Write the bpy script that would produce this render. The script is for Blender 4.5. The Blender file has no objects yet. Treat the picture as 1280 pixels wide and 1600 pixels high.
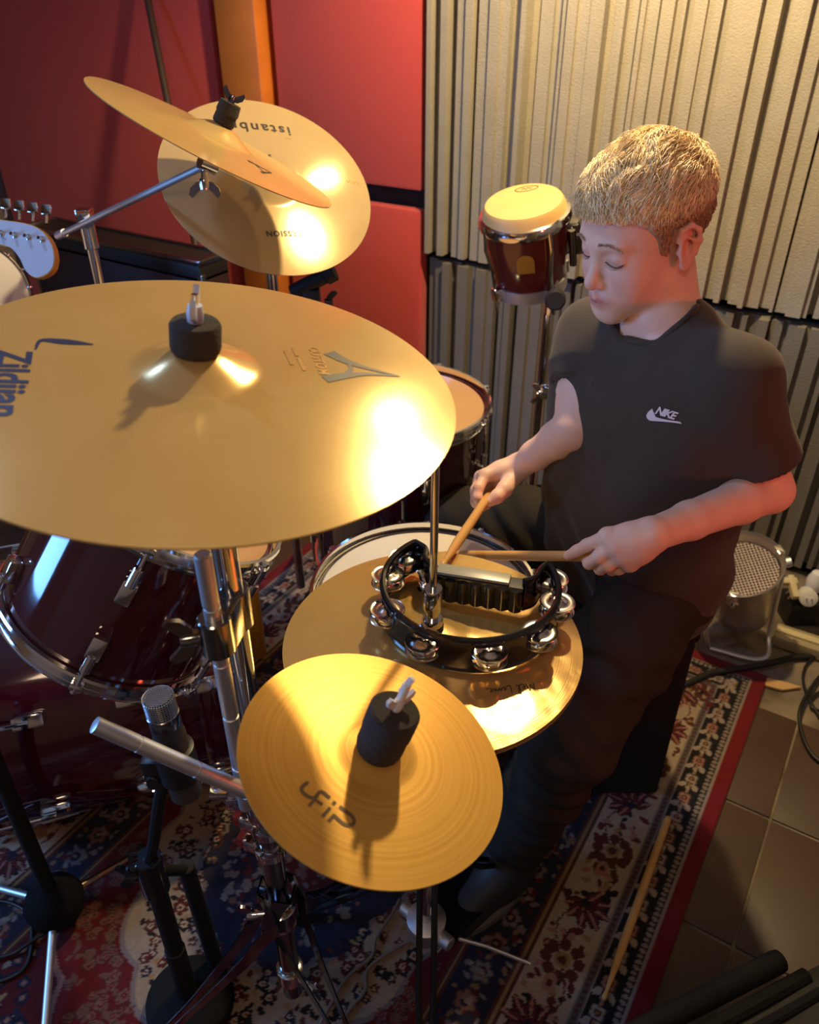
import bpy, bmesh, math, random
import numpy as np
from mathutils import Matrix, Vector
from mathutils.bvhtree import BVHTree
random.seed(7); rng = np.random.default_rng(11)
C = bpy.context.scene.collection
PI = math.pi
def V3(*a): return np.array(a, float)
def nrm(a): a = np.asarray(a, float); return a/np.linalg.norm(a)

# ------------------------------------------------------------------ camera
FPX, PITCH, YAW, CAMZ = 1260.0, math.radians(33.4), math.radians(32.0), 1.40
FW = V3(-math.sin(YAW), math.cos(YAW), 0); RT = V3(math.cos(YAW), math.sin(YAW), 0); UP = V3(0, 0, 1)
CF = FW*math.cos(PITCH)-UP*math.sin(PITCH); CU = FW*math.sin(PITCH)+UP*math.cos(PITCH); CP = V3(0, 0, CAMZ)
def at(x, y, d):      # the point d metres along the lens axis behind pixel x, y of the 1280x1600 picture
    return CP+((x-640)/FPX*RT-(y-800)/FPX*CU+CF)*d
def atz(x, y, z):
    r = (x-640)/FPX*RT-(y-800)/FPX*CU+CF
    return CP+r*((z-CAMZ)/r[2])
def hit(x, y, c, n):
    r = (x-640)/FPX*RT-(y-800)/FPX*CU+CF
    return CP+r*(((np.asarray(c)-CP)@n)/(r@n))
cam = bpy.data.cameras.new('camera'); co = bpy.data.objects.new('camera', cam); C.objects.link(co)
co.matrix_world = Matrix(((RT[0], CU[0], -CF[0], 0), (RT[1], CU[1], -CF[1], 0), (RT[2], CU[2], -CF[2], CAMZ), (0, 0, 0, 1)))
cam.sensor_fit = 'VERTICAL'; cam.sensor_height = 36; cam.sensor_width = 28.8; cam.lens = 36*FPX/1600
cam.clip_start = .02; cam.dof.use_dof = True; cam.dof.focus_distance = 1.05; cam.dof.aperture_fstop = 6.0
bpy.context.scene.camera = co

# ------------------------------------------------------------------ world, lamps, exposure
sc = bpy.context.scene
w = bpy.data.worlds.new('world'); sc.world = w; w.use_nodes = True
w.node_tree.nodes['Background'].inputs[0].default_value = (.5, .45, .5, 1); w.node_tree.nodes['Background'].inputs[1].default_value = .02
def lamp(name, kind, loc, target, power, col, size=.1, sizey=None, spot=None, blend=.5):
    L = bpy.data.lights.new(name, kind); o = bpy.data.objects.new(name, L); C.objects.link(o)
    o.location = loc; d = Vector(target)-Vector(loc); o.rotation_euler = d.to_track_quat('-Z', 'Y').to_euler()
    L.energy = power; L.color = col
    if kind == 'AREA':
        L.size = size
        if sizey: L.shape = 'RECTANGLE'; L.size_y = sizey
    else: L.shadow_soft_size = size
    if spot: L.spot_size = math.radians(spot); L.spot_blend = blend
    return o
lamp('warm_track_spot', 'SPOT', (-.54, 1.55, 1.97), (-.44, 1.42, 0), 84, (1, .75, .39), .035, spot=165, blend=.35)
lamp('warm_track_spot_weak', 'SPOT', (-.79, 1.88, 1.97), (-.6, 1.6, 0), 14, (1, .74, .38), .03, spot=160, blend=.4)
lamp('cool_ceiling_lamp', 'SPOT', (-1.6, .6, 2.25), (-.35, .55, .7), 30, (.30, .52, 1), .05, spot=100, blend=.6)
lamp('warm_fill_lamp', 'AREA', (.1, -.7, 2.3), (-.2, .7, .9), 9, (1, .70, .46), .5)  # unseen fill added behind the camera to warm the boy's front
lamp('blue_led_panel', 'AREA', (-2.05, -.60, 1.1), (-.5, .6, .85), 28, (.16, .42, 1), .6, .8)
lamp('red_wash_light', 'SPOT', (.85, .85, .95), (-.2, 1.1, .95), 12, (1, .08, .05), .04, spot=80)
vs = sc.view_settings; vs.view_transform = 'Standard'; vs.look = 'None'; vs.exposure = 0.0; vs.gamma = 1; vs.use_curve_mapping = False

# ------------------------------------------------------------------ materials
MATS = {}
def mat(name, col, rough=.5, metal=0., noise=0., nscale=20., bump=0., bscale=60., spec=.5, coat=0., col2=None, sss=0., aniso=0., attr=None, trans=0., sheen=0.):
    if name in MATS: return MATS[name]
    m = bpy.data.materials.new(name); m.use_nodes = True; nt = m.node_tree; N = nt.nodes; L = nt.links
    b = N['Principled BSDF']; I = b.inputs
    I['Base Color'].default_value = (*col, 1); I['Roughness'].default_value = rough; I['Metallic'].default_value = metal
    I['Specular IOR Level'].default_value = spec
    if coat: I['Coat Weight'].default_value = coat; I['Coat Roughness'].default_value = .05
    if sss: I['Subsurface Weight'].default_value = sss; I['Subsurface Radius'].default_value = (1, .35, .2); I['Subsurface Scale'].default_value = .006
    if trans: I['Transmission Weight'].default_value = trans
    if sheen: I['Sheen Weight'].default_value = sheen; I['Sheen Roughness'].default_value = .5
    tc = N.new('ShaderNodeTexCoord')
    src = None
    if attr:
        a = N.new('ShaderNodeAttribute'); a.attribute_name = attr; src = a.outputs['Color']
    if noise or col2:
        t = N.new('ShaderNodeTexNoise'); t.inputs['Scale'].default_value = nscale; t.inputs['Detail'].default_value = 5; L.new(tc.outputs['Object'], t.inputs['Vector'])
        if col2:
            r = N.new('ShaderNodeValToRGB'); r.color_ramp.elements[0].position = .35; r.color_ramp.elements[1].position = .65
            r.color_ramp.elements[0].color = (*col, 1); r.color_ramp.elements[1].color = (*col2, 1); L.new(t.outputs['Fac'], r.inputs['Fac']); src = r.outputs['Color']
        if noise:
            mx = N.new('ShaderNodeMix'); mx.data_type = 'RGBA'; mx.blend_type = 'MULTIPLY'; mx.inputs[0].default_value = 1
            mp = N.new('ShaderNodeMapRange'); mp.inputs[3].default_value = 1-noise; mp.inputs[4].default_value = 1+noise; L.new(t.outputs['Fac'], mp.inputs[0])
            if src: L.new(src, mx.inputs[6])
            else: mx.inputs[6].default_value = (*col, 1)
            L.new(mp.outputs[0], mx.inputs[7]); src = mx.outputs[2]
    if src: L.new(src, I['Base Color'])
    if bump:
        t2 = N.new('ShaderNodeTexNoise'); t2.inputs['Scale'].default_value = bscale; t2.inputs['Detail'].default_value = 4; L.new(tc.outputs['Object'], t2.inputs['Vector'])
        bp = N.new('ShaderNodeBump'); bp.inputs['Strength'].default_value = bump; bp.inputs['Distance'].default_value = .003; L.new(t2.outputs['Fac'], bp.inputs['Height']); L.new(bp.outputs[0], I['Normal'])
    MATS[name] = m; return m
def cymbal_mat(name, col, col2, rough, freq, groove, hammer=0., aniso=.0, tarn=.4, metal=.72, coat=.25):
    m = bpy.data.materials.new(name); m.use_nodes = True; nt = m.node_tree; N = nt.nodes; L = nt.links
    I = N['Principled BSDF'].inputs; I['Metallic'].default_value = metal; I['Coat Weight'].default_value = coat; I['Coat Roughness'].default_value = .12
    tc = N.new('ShaderNodeTexCoord'); sp = N.new('ShaderNodeVectorMath'); sp.operation = 'MULTIPLY'; sp.inputs[1].default_value = (1, 1, 0); L.new(tc.outputs['Object'], sp.inputs[0])
    ln = N.new('ShaderNodeVectorMath'); ln.operation = 'LENGTH'; L.new(sp.outputs[0], ln.inputs[0])
    n1 = N.new('ShaderNodeTexNoise'); n1.noise_dimensions = '1D'; n1.inputs['Scale'].default_value = freq; n1.inputs['Detail'].default_value = 3; L.new(ln.outputs['Value'], n1.inputs['W'])
    n2 = N.new('ShaderNodeTexNoise'); n2.inputs['Scale'].default_value = 9; n2.inputs['Detail'].default_value = 6; L.new(tc.outputs['Object'], n2.inputs['Vector'])
    r = N.new('ShaderNodeValToRGB'); r.color_ramp.elements[0].position = .3; r.color_ramp.elements[1].position = .7
    r.color_ramp.elements[0].color = (*col2, 1); r.color_ramp.elements[1].color = (*col, 1)
    ad = N.new('ShaderNodeMath'); ad.operation = 'MULTIPLY_ADD'; ad.inputs[1].default_value = tarn; L.new(n1.outputs['Fac'], ad.inputs[0])
    m2 = N.new('ShaderNodeMath'); m2.operation = 'MULTIPLY'; m2.inputs[1].default_value = 1-tarn; L.new(n2.outputs['Fac'], m2.inputs[0]); L.new(m2.outputs[0], ad.inputs[2])
    L.new(ad.outputs[0], r.inputs['Fac']); L.new(r.outputs['Color'], I['Base Color'])
    mr = N.new('ShaderNodeMapRange'); mr.inputs[3].default_value = rough-.01; mr.inputs[4].default_value = rough+.02; L.new(n2.outputs['Fac'], mr.inputs[0]); L.new(mr.outputs[0], I['Roughness'])
    bp = N.new('ShaderNodeBump'); bp.inputs['Strength'].default_value = groove; bp.inputs['Distance'].default_value = .0006; L.new(n1.outputs['Fac'], bp.inputs['Height'])
    last = bp
    if hammer:
        v = N.new('ShaderNodeTexVoronoi'); v.inputs['Scale'].default_value = 55; v.feature = 'SMOOTH_F1'; L.new(tc.outputs['Object'], v.inputs['Vector'])
        b2 = N.new('ShaderNodeBump'); b2.inputs['Strength'].default_value = hammer; b2.inputs['Distance'].default_value = .004; L.new(v.outputs['Distance'], b2.inputs['Height']); L.new(bp.outputs[0], b2.inputs['Normal']); last = b2
    L.new(last.outputs[0], I['Normal'])
    I['Anisotropic'].default_value = aniso
    tg = N.new('ShaderNodeTangent'); tg.direction_type = 'RADIAL'; tg.axis = 'Z'; L.new(tg.outputs[0], I['Tangent'])
    return m
chrome = mat('chrome', (.82, .82, .82), .09, 1.)
steel = mat('brushed_steel', (.74, .74, .74), .46, 1., noise=.08, nscale=60)
dkchrome = mat('dark_chrome', (.3, .3, .31), .16, 1.)
blackpl = mat('black_plastic', (.012, .012, .013), .38)
blackgl = mat('gloss_black', (.008, .008, .009), .12, coat=.4)
blackmt = mat('black_powder_coat', (.009, .009, .009), .55, noise=.2, spec=.3)
rubber = mat('black_rubber', (.012, .011, .011), .75)
felt = mat('black_felt', (.03, .027, .025), .95, bump=.5, bscale=400)
wood_stick = mat('hickory', (.62, .33, .1), .42, noise=.2, nscale=14)
ink = mat('black_ink', (.02, .016, .014), .5)
ink2 = mat('faded_ink', (.25, .14, .04), .45, .6)
ink3 = mat('bluish_ink', (.03, .035, .09), .35)
maroon = mat('maroon_lacquer', (.045, .004, .009), .08, coat=1., noise=.25, nscale=3)
headskin = mat('coated_drumhead', (.72, .66, .55), .55, noise=.05, nscale=8)
tanskin = mat('tan_drumhead', (.5, .28, .12), .5, noise=.12, nscale=10)
hide = mat('bongo_hide', (.75, .48, .17), .5, noise=.1, nscale=12)
whitepl = mat('white_plastic', (.75, .73, .7), .4)
bluenut = mat('blue_grey_plastic', (.45, .55, .75), .35)
cream = mat('cream_plastic', (.62, .52, .3), .45)

# ------------------------------------------------------------------ mesh helpers
def ob(name, VF, m, parent=None, smooth=35, loc=None, M=None, kind=None):
    V, F = VF[0], VF[1]
    me = bpy.data.meshes.new(name)
    V = np.asarray(V, float).reshape(-1, 3)
    if isinstance(F, np.ndarray):
        k = F.shape[1]; me.vertices.add(len(V)); me.vertices.foreach_set('co', V.astype(np.float32).ravel())
        me.loops.add(F.size); me.loops.foreach_set('vertex_index', F.astype(np.int32).ravel())
        me.polygons.add(len(F)); me.polygons.foreach_set('loop_start', np.arange(0, F.size, k, dtype=np.int32))
        me.update(calc_edges=True)
    else: me.from_pydata(V.tolist(), [], F); me.update()
    if smooth:
        me.polygons.foreach_set('use_smooth', np.ones(len(me.polygons), bool))
        if smooth < 180: me.set_sharp_from_angle(angle=math.radians(smooth))
    if m is not None:
        for q in (m if isinstance(m, (list, tuple)) else [m]): me.materials.append(q)
    o = bpy.data.objects.new(name, me); C.objects.link(o)
    if M is not None: o.matrix_world = M
    if loc is not None: o.location = loc
    if parent is not None: o.parent = parent
    if kind: o['kind'] = kind
    return o
def tag(o, label, cat, group=None):
    o['label'] = label; o['category'] = cat
    if group: o['group'] = group
    return o
def frame(p, z=(0, 0, 1), x=None):
    z = nrm(z)
    if x is None: x = (1, 0, 0) if abs(z[0]) < .9 else (0, 1, 0)
    x = np.asarray(x, float); x = nrm(x-z*(x@z)); y = np.cross(z, x)
    return Matrix(((x[0], y[0], z[0], p[0]), (x[1], y[1], z[1], p[1]), (x[2], y[2], z[2], p[2]), (0, 0, 0, 1)))
def thing(name, label, cat, M=None, group=None):
    o = bpy.data.objects.new(name, None); C.objects.link(o); o.empty_display_size = .05
    if M is not None: o.matrix_world = M if isinstance(M, Matrix) else Matrix.Translation(M)
    return tag(o, label, cat, group)
def J(*parts):
    V, F, n = [], [], 0
    for v, f in parts:
        v = np.asarray(v, float).reshape(-1, 3); V.append(v); F += [[i+n for i in q] for q in (f.tolist() if isinstance(f, np.ndarray) else f)]; n += len(v)
    return np.concatenate(V), F
def xf(vf, M):
    A = np.array(M); return vf[0] @ A[:3, :3].T+A[:3, 3], vf[1]
def mv(vf, *t): return np.asarray(vf[0], float)+np.array(t), vf[1]
def lathe(prof, n=48, closed=False, arc=None):
    P = np.array(prof, float); a = np.linspace(0, 2*PI, n, endpoint=False); m = len(P)
    V = np.stack([np.outer(np.cos(a), P[:, 0]), np.outer(np.sin(a), P[:, 0]), np.tile(P[:, 1], (n, 1))], -1).reshape(-1, 3)
    F = []
    for i in range(n):
        j = (i+1) % n
        for k in range(m if closed else m-1):
            l = (k+1) % m
            F.append([i*m+k, j*m+k, j*m+l, i*m+l])
    if not closed:
        for k, rev in ((0, True), (m-1, False)):
            if P[k, 0] > 1e-6:
                q = [i*m+k for i in range(n)]; F.append(q[::-1] if rev else q)
    return V, F
def tube(path, r, n=10, cap=True, closed=False):
    P = np.array(path, float); m = len(P); r = np.broadcast_to(np.asarray(r, float), (m,))
    if closed: T = np.roll(P, -1, 0)-np.roll(P, 1, 0)
    else: T = np.gradient(P, axis=0)
    T /= np.linalg.norm(T, axis=1)[:, None]+1e-12
    u = np.cross(T[0], (0, 0, 1) if abs(T[0][2]) < .9 else (1, 0, 0)); u = nrm(u)
    a = np.linspace(0, 2*PI, n, endpoint=False); V = []
    for i in range(m):
        u = nrm(u-T[i]*(u@T[i])); v = np.cross(T[i], u)
        V.append(P[i]+r[i]*(np.outer(np.cos(a), u)+np.outer(np.sin(a), v)))
    F = []
    for i in range(m if closed else m-1):
        k = (i+1) % m
        for j in range(n):
            l = (j+1) % n; F.append([i*n+j, i*n+l, k*n+l, k*n+j])
    if cap and not closed: F.append(list(range(n))[::-1]); F.append([(m-1)*n+j for j in range(n)])
    return np.concatenate(V), F
def rod(a, b, r, n=16, r2=None, bev=.1):
    a, b = np.array(a, float), np.array(b, float); r2 = r if r2 is None else r2; L = np.linalg.norm(b-a); e = min(bev*r, L*.2); d = (b-a)/L
    return tube([a, a+d*e, b-d*e, b], [r-e, r, r2, r2-e], n)
def box(sx, sy, sz, c=(0, 0, 0), bev=.0):
    e = bev; V = []; idx = {}
    h = (sx/2, sy/2, sz/2)
    if e <= 0:
        V = [(x*h[0]+c[0], y*h[1]+c[1], z*h[2]+c[2]) for x in (-1, 1) for y in (-1, 1) for z in (-1, 1)]
        return np.array(V), [[0, 1, 3, 2], [4, 6, 7, 5], [0, 4, 5, 1], [2, 3, 7, 6], [0, 2, 6, 4], [1, 5, 7, 3]]
    bm = bmesh.new(); bmesh.ops.create_cube(bm, size=1)
    for v in bm.verts: v.co = (v.co.x*sx, v.co.y*sy, v.co.z*sz)
    bmesh.ops.bevel(bm, geom=bm.edges[:], offset=e, segments=2, affect='EDGES', profile=.6)
    V = np.array([v.co[:] for v in bm.verts])+np.array(c); F = [[v.index for v in f.verts] for f in bm.faces]; bm.free(); return V, F
def prism(poly, z0, z1):
    n = len(poly); V = [(x, y, z0) for x, y in poly]+[(x, y, z1) for x, y in poly]
    return np.array(V, float), [[i, (i+1) % n, n+(i+1) % n, n+i] for i in range(n)]+[list(range(n))[::-1], list(range(n, 2*n))]
def ribbon(pts, ws, z=0.):
    P = np.array(pts, float); ws = np.broadcast_to(np.asarray(ws, float), (len(P),)); T = np.gradient(P, axis=0); T /= np.linalg.norm(T, axis=1)[:, None]+1e-12
    Nn = np.stack([-T[:, 1], T[:, 0]], 1); A = P+Nn*ws[:, None]/2; B = P-Nn*ws[:, None]/2; n = len(P)
    V = np.concatenate([np.c_[A, np.full(n, z)], np.c_[B, np.full(n, z)]])
    return V, [[n+i, n+i+1, i+1, i] for i in range(n-1)]
def spline(pts, k=6):
    P = np.array(pts, float); P = np.concatenate([[2*P[0]-P[1]], P, [2*P[-1]-P[-2]]]); out = []
    for i in range(1, len(P)-2):
        for t in np.linspace(0, 1, k, endpoint=False):
            a, b, c, d = P[i-1:i+3]; out.append(.5*(2*b+(c-a)*t+(2*a-5*b+4*c-d)*t*t+(3*b-a-3*c+d)*t**3))
    out.append(P[-2]); return np.array(out)
def text(s, size, offset=0., shear=0., space=1.):
    c = bpy.data.curves.new('t', 'FONT'); c.body = s; c.size = size; c.offset = offset; c.shear = shear; c.align_x = 'CENTER'; c.align_y = 'CENTER'; c.resolution_u = 3; c.space_character = space
    o = bpy.data.objects.new('t', c); C.objects.link(o); bpy.context.view_layer.update()
    e = o.evaluated_get(bpy.context.evaluated_depsgraph_get()); m = e.to_mesh()
    V = np.array([v.co[:] for v in m.vertices]).reshape(-1, 3); F = [list(p.vertices) for p in m.polygons]
    e.to_mesh_clear(); bpy.data.objects.remove(o); bpy.data.curves.remove(c); return V, F
def wingnut(s=1., hub=.006):
    parts = [lathe([(0, -.007*s), (hub*s, -.007*s), (hub*s*1.1, 0), (hub*.9*s, .006*s), (0, .007*s)], 14)]
    for sgn in (-1, 1):
        o = [(.003, -.004), (.010, -.003), (.018, .004), (.020, .012), (.016, .016), (.010, .010), (.004, .005)]
        p = prism([(sgn*x*s, z*s) for x, z in (o if sgn > 0 else o[::-1])], -.0022*s, .0022*s); parts.append(xf(p, Matrix.Rotation(PI/2, 4, 'X')))
    return J(*parts)
def torus_prof(R, prof): return lathe([(R+x, z) for x, z in prof], 72, closed=True)
def ring(R, r, n=72, k=8, z=0.): return lathe([(R+r*math.cos(t), z+r*math.sin(t)) for t in np.linspace(0, 2*PI, k, endpoint=False)], n, closed=True)

# ------------------------------------------------------------------ the room
def struct(name, vf, m, **k):
    o = ob(name, vf, m, **k); o['kind'] = 'structure'; return o
grout = mat('grout', (.10, .07, .045), .9, nscale=9, bump=.5, col2=(.26, .20, .13))
tilem = mat('brown_floor_tile', (.075, .042, .023), .45, noise=.35, nscale=5, bump=.12, bscale=40)
X0, X1, Y0, Y1, ZC = -3.4, 1.3, -1.3, 2.17, 2.4
floor = struct('floor', box(X1-X0, Y1-Y0, .1, ((X0+X1)/2, (Y0+Y1)/2, -.054)), grout)
tile_vf = box(.2945, .2945, .008, bev=.0015); tile0 = None
for i in range(-11, 5):
    for j in range(-4, 5):
        x, y = .078+.30*i+.15, .03+.302*j+.15
        if x < X0+.1 or x > X1-.1 or y > Y1-.12 or y < Y0+.1: continue
        if tile0 is None: tile0 = ob('tile', tile_vf, tilem, floor, loc=(x, y, -.004))
        else:
            t = tile0.copy(); C.objects.link(t); t.location = (x, y, -.004); t.parent = floor
plaster = mat('ceiling_paint', (.70, .62, .47), .8, noise=.05)
wallm = mat('wall_paint', (.3, .24, .2), .8, noise=.1)
darkwall = mat('black_wall_lining', (.018, .014, .01), .85)
struct('ceiling', box(X1-X0, Y1-Y0, .08, ((X0+X1)/2, (Y0+Y1)/2, ZC+.04)), plaster)
wall_back = struct('wall_back', box(X1-X0, .08, ZC, ((X0+X1)/2, Y1+.04, ZC/2)), darkwall)
struct('wall_left', box(.08, Y1-Y0, ZC, (X0-.04, (Y0+Y1)/2, ZC/2)), wallm)
struct('wall_right', box(.08, Y1-Y0, ZC, (X1+.04, (Y0+Y1)/2, ZC/2)), wallm)
struct('wall_front', box(X1-X0, .08, ZC, ((X0+X1)/2, Y0-.04, ZC/2)), wallm)
foam2 = mat('darkened_acoustic_foam', (.20, .18, .145), .9, noise=.14, nscale=14, bump=.6, bscale=260)  # foam of the lower row, base colour darkened against the upper row
foam = mat('grey_acoustic_foam', (.38, .34, .265), .88, noise=.14, nscale=14, bump=.6, bscale=260)
def foam_panel(x0, x1, z0, z1, seed):
    r = random.Random(seed); pts = [(x0, Y1-.006)]; x = x0; last = 0
    while x < x1-.004:
        wd = min(r.choice([.012, .014, .02, .024, .028, .034]), x1-x); h = r.choice([.02, .032, .046, .056, .066])
        while abs(h-last) < .008: h = r.choice([.02, .032, .046, .056, .066])
        pts += [(x, Y1-h), (x+wd, Y1-h)]; x += wd; last = h
    pts.append((x1, Y1-.006)); pts = pts[::-1]
    n = len(pts); V = np.array([(a, b, z0) for a, b in pts]+[(a, b, z1) for a, b in pts]); F = [[i, (i+1) % n, n+(i+1) % n, n+i] for i in range(n)]
    bm = bmesh.new(); vs_ = [bm.verts.new(v) for v in V]
    for f in F: bm.faces.new([vs_[i] for i in f])
    for fs in (list(range(n))[::-1], list(range(n, 2*n))):
        f = bm.faces.new([vs_[i] for i in fs]); bmesh.ops.triangulate(bm, faces=[f])
    bmesh.ops.recalc_face_normals(bm, faces=bm.faces[:])
    V = np.array([v.co[:] for v in bm.verts]); bm.verts.index_update(); F = [[v.index for v in f.verts] for f in bm.faces]; bm.free(); return V, F
for k in range(5):
    a = -1.262+.5*k; b = a+.496
    ob('foam_panel', foam_panel(a, b, .715, ZC-.01, 3+k), foam, wall_back, smooth=0)
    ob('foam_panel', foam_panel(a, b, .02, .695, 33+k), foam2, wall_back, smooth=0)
redfab = mat('red_fabric', (.68, .075, .065), .9, noise=.08, nscale=60, bump=.25, bscale=500, sheen=.3)
orangewood = mat('orange_varnished_timber', (.70, .22, .035), .4, noise=.35, nscale=6)
for (a, b, z0, z1) in ((-1.80, -1.285, .885, ZC-.05), (-1.80, -1.285, .12, .83), (-3.32, -2.04, .12, ZC-.05)):
    ob('fabric_panel', box(b-a, .05, z1-z0, ((a+b)/2, Y1-.027, (z0+z1)/2), .012), redfab, wall_back)
ob('timber_post', box(.155, .09, ZC-.01, (-1.905, Y1-.046, ZC/2), .006), orangewood, wall_back)

# ------------------------------------------------------------------ the rug
def rug():
    xa, xb, ya, yb, st = -1.29, -.010, -.26, 1.644, .003
    xs = np.arange(xa, xb+1e-6, st); ys = np.arange(ya, yb+1e-6, st); X, Y = np.meshgrid(xs, ys, indexing='ij')
    H = X.shape; col = np.zeros(H+(3,))
    RED, DR, NAVY, BLK, CREAM, PINK, TAN, BRN, GRY, LT = [np.array(c) for c in ((.17, .008, .010), (.10, .012, .010), (.016, .014, .028), (.010, .008, .008), (.38, .28, .19), (.34, .15, .11), (.27, .16, .07), (.085, .022, .012), (.17, .13, .12), (.34, .26, .21))]
    ux = np.minimum(xb-X, X-xa); uy = np.minimum(yb-Y, Y-ya); u = np.minimum(ux, uy)
    tx = np.where(ux < uy, Y, X)                       # runs along the border
    def setc(mk, c): col[mk] = c
    setc(u >= 0, RED)
    z = (u > .034) & (u < .052); setc(z, BLK); setc(z & (((((tx/.011) % 1)-.5)*.011)**2+((u-.043)*.8)**2 < .0042**2), LT*.75); setc((np.abs(u-.0515) < .0012), LT*.55)
    setc(np.abs(u-.034) < .002, LT*.8)
    setc((u > .052) & (u < .094), BLK)
    z = (u > .094) & (u < .112); setc(z, GRY*.55); setc(z & (np.abs(((tx/.012) % 1)-.5) < .2) & (np.abs(u-.103) < .004), BRN); setc(np.abs(u-.103) > .0075, col[np.abs(u-.103) > .0075]); setc((np.abs(u-.096) < .0017) | (np.abs(u-.111) < .0017), LT*.7)
    setc((u > .112) & (u < .205), CREAM)
    z = (u > .205) & (u < .222); setc(z, BRN); setc(z & (np.abs(u-.213) < .003), TAN)
    setc((u > .222) & (u < .302), NAVY)
    z = (u > .302) & (u < .316); setc(z, BRN); setc(np.abs(u-.309) < .002, TAN)
    fld = u >= .316
    cx, cy = -.65, .70; dx, dy = X-cx, Y-cy; th = np.arctan2(dy*.75, dx); rho = np.sqrt((dx/.38)**2+(dy/.503)**2)
    sc1 = 1.0+.055*np.abs(np.cos(th*8)); sc2 = .74+.05*np.abs(np.cos(th*7)); sc3 = .47+.05*np.abs(np.cos(th*6))
    setc(fld, RED*.5)
    setc(fld & (rho < sc1), RED*.6); setc(fld & (np.abs(rho-sc1) < .012), PINK*.75)
    setc(fld & (rho < sc2), CREAM*.75); setc(fld & (np.abs(rho-sc2) < .010), GRY)
    setc(fld & (rho < sc3), NAVY); setc(fld & (np.abs(rho-sc3) < .012), GRY)
    setc(fld & (rho < .2+.03*np.abs(np.cos(th*5))), DR)
    r = random.Random(4)
    def win(px_, py_, R):
        i0, i1 = np.searchsorted(xs, [px_-R, px_+R]); j0, j1 = np.searchsorted(ys, [py_-R, py_+R])
        return slice(max(i0, 0), i1), slice(max(j0, 0), j1)
    def flower(px_, py_, R, n, c1, c2, c3, ph=0., deep=.35):
        s = win(px_, py_, R*1.3); x = X[s]-px_; y = Y[s]-py_; d = np.hypot(x, y); a = np.arctan2(y, x)+ph
        sub = col[s]; edge = R*(1-deep*(1-np.abs(np.cos(a*n/2))))
        sub[d < edge] = c1; sub[(d < edge) & (d > edge*.86)] = c1*.35
        sub[d < R*.42] = c2; sub[d < R*.2] = c3
    def rosette(px_, py_, R, n, cp, cc, ph):
        for k in range(n):
            a = 2*PI*k/n+ph; dot(px_+R*.72*math.cos(a), py_+R*.72*math.sin(a), R*.27, cp)
        dot(px_, py_, R*.36, cc); dot(px_, py_, R*.2, BRN)
    def dot(px_, py_, R, c, ex=1., ph=0.):
        s = win(px_, py_, R*max(1, ex)*1.1); x = X[s]-px_; y = Y[s]-py_; x, y = x*math.cos(ph)+y*math.sin(ph), -x*math.sin(ph)+y*math.cos(ph)
        col[s][(x/ex)**2+y*y < R*R] = c
    def palmette(px_, py_, R, ph, c1, c2):
        for k in range(-3, 4):
            a = ph+k*.62; L = R*(1-.09*abs(k)); s = win(px_, py_, R*1.3); x = X[s]-px_; y = Y[s]-py_
            p, q = x*math.cos(a)+y*math.sin(a), -x*math.sin(a)+y*math.cos(a); t = p/L
            wdt = R*.26*np.clip(np.sin(np.clip(t, 0, 1)*PI)**.7, 0, 1)*(1-.35*np.clip(t, 0, 1)); mk = (t > 0) & (t < 1) & (np.abs(q) < wdt)
            sub = col[s]; sub[mk] = c1; sub[mk & (np.abs(q) > wdt-.0028)] = BLK; sub[mk & (np.abs(q) < .0022)] = c2
        dot(px_, py_, R*.16, NAVY)
    def vine(pts, wd, c):
        for (a, b) in zip(pts[:-1], pts[1:]):
            n = max(2, int(math.hypot(b[0]-a[0], b[1]-a[1])/.003))
            for t in np.linspace(0, 1, n): dot(a[0]+(b[0]-a[0])*t, a[1]+(b[1]-a[1])*t, wd, c)
    def along(uc, step, fn):
        for side, L, off in (('r', yb-ya, 0), ('l', yb-ya, 0), ('t', xb-xa, 0), ('b', xb-xa, 0)):
            n = int((L-2*uc)/step)
            for k in range(n+1):
                s_ = uc+k*(L-2*uc)/n
                if side == 'r': fn(xb-uc, ya+s_, k, PI/2)
                elif side == 'l': fn(xa+uc, ya+s_, k, PI/2)
                elif side == 't': fn(xa+s_, yb-uc, k, 0)
                else: fn(xa+s_, ya+uc, k, 0)
    def black_band(x, y, k, a):
        dx_, dy_ = math.cos(a), math.sin(a)
        if k % 2: flower(x, y, .015, 4, LT if k % 4 == 1 else PINK, BRN, TAN, .78)
        else:
            for s_ in (-1, 1):
                dot(x+s_*.012*dy_+.006*dx_, y-s_*.012*dx_+.006*dy_, .006, LT, 1.7, a+s_*.7); dot(x-s_*.009*dx_, y-s_*.009*dy_, .004, TAN, 1.5, a)
            dot(x, y, .005, LT)
    along(.073, .027, black_band)
    def cream_band(x, y, k, a):
        dx_, dy_ = math.cos(a), math.sin(a)
        pts = [(x+dx_*s_+dy_*.030*math.sin(s_*24+k*PI), y+dy_*s_-dx_*.030*math.sin(s_*24+k*PI)) for s_ in np.linspace(-.065, .065, 14)]; vine(pts, .0022, BRN)
        for _ in range(30):
            s_, t_ = r.uniform(-.065, .065), r.uniform(-.038, .038); dot(x+dx_*s_+dy_*t_, y+dy_*s_-dx_*t_, r.uniform(.003, .007), r.choice([BRN, PINK, BRN, TAN, BLK, DR]), r.uniform(1.2, 2.2), r.uniform(0, 3))
        if k % 2 == 0: palmette(x-.004*dx_, y-.004*dy_, .056, a+(.9 if k % 4 else 3.9), DR*1.1, PINK)
        else: rosette(x+.004*dy_, y-.004*dx_, .039, 8, BRN, TAN, .2); dot(x-.045*dx_, y-.045*dy_, .012, PINK, 1.4, a); dot(x-.045*dx_, y-.045*dy_, .006, DR)
    along(.158, .118, cream_band)
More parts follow.
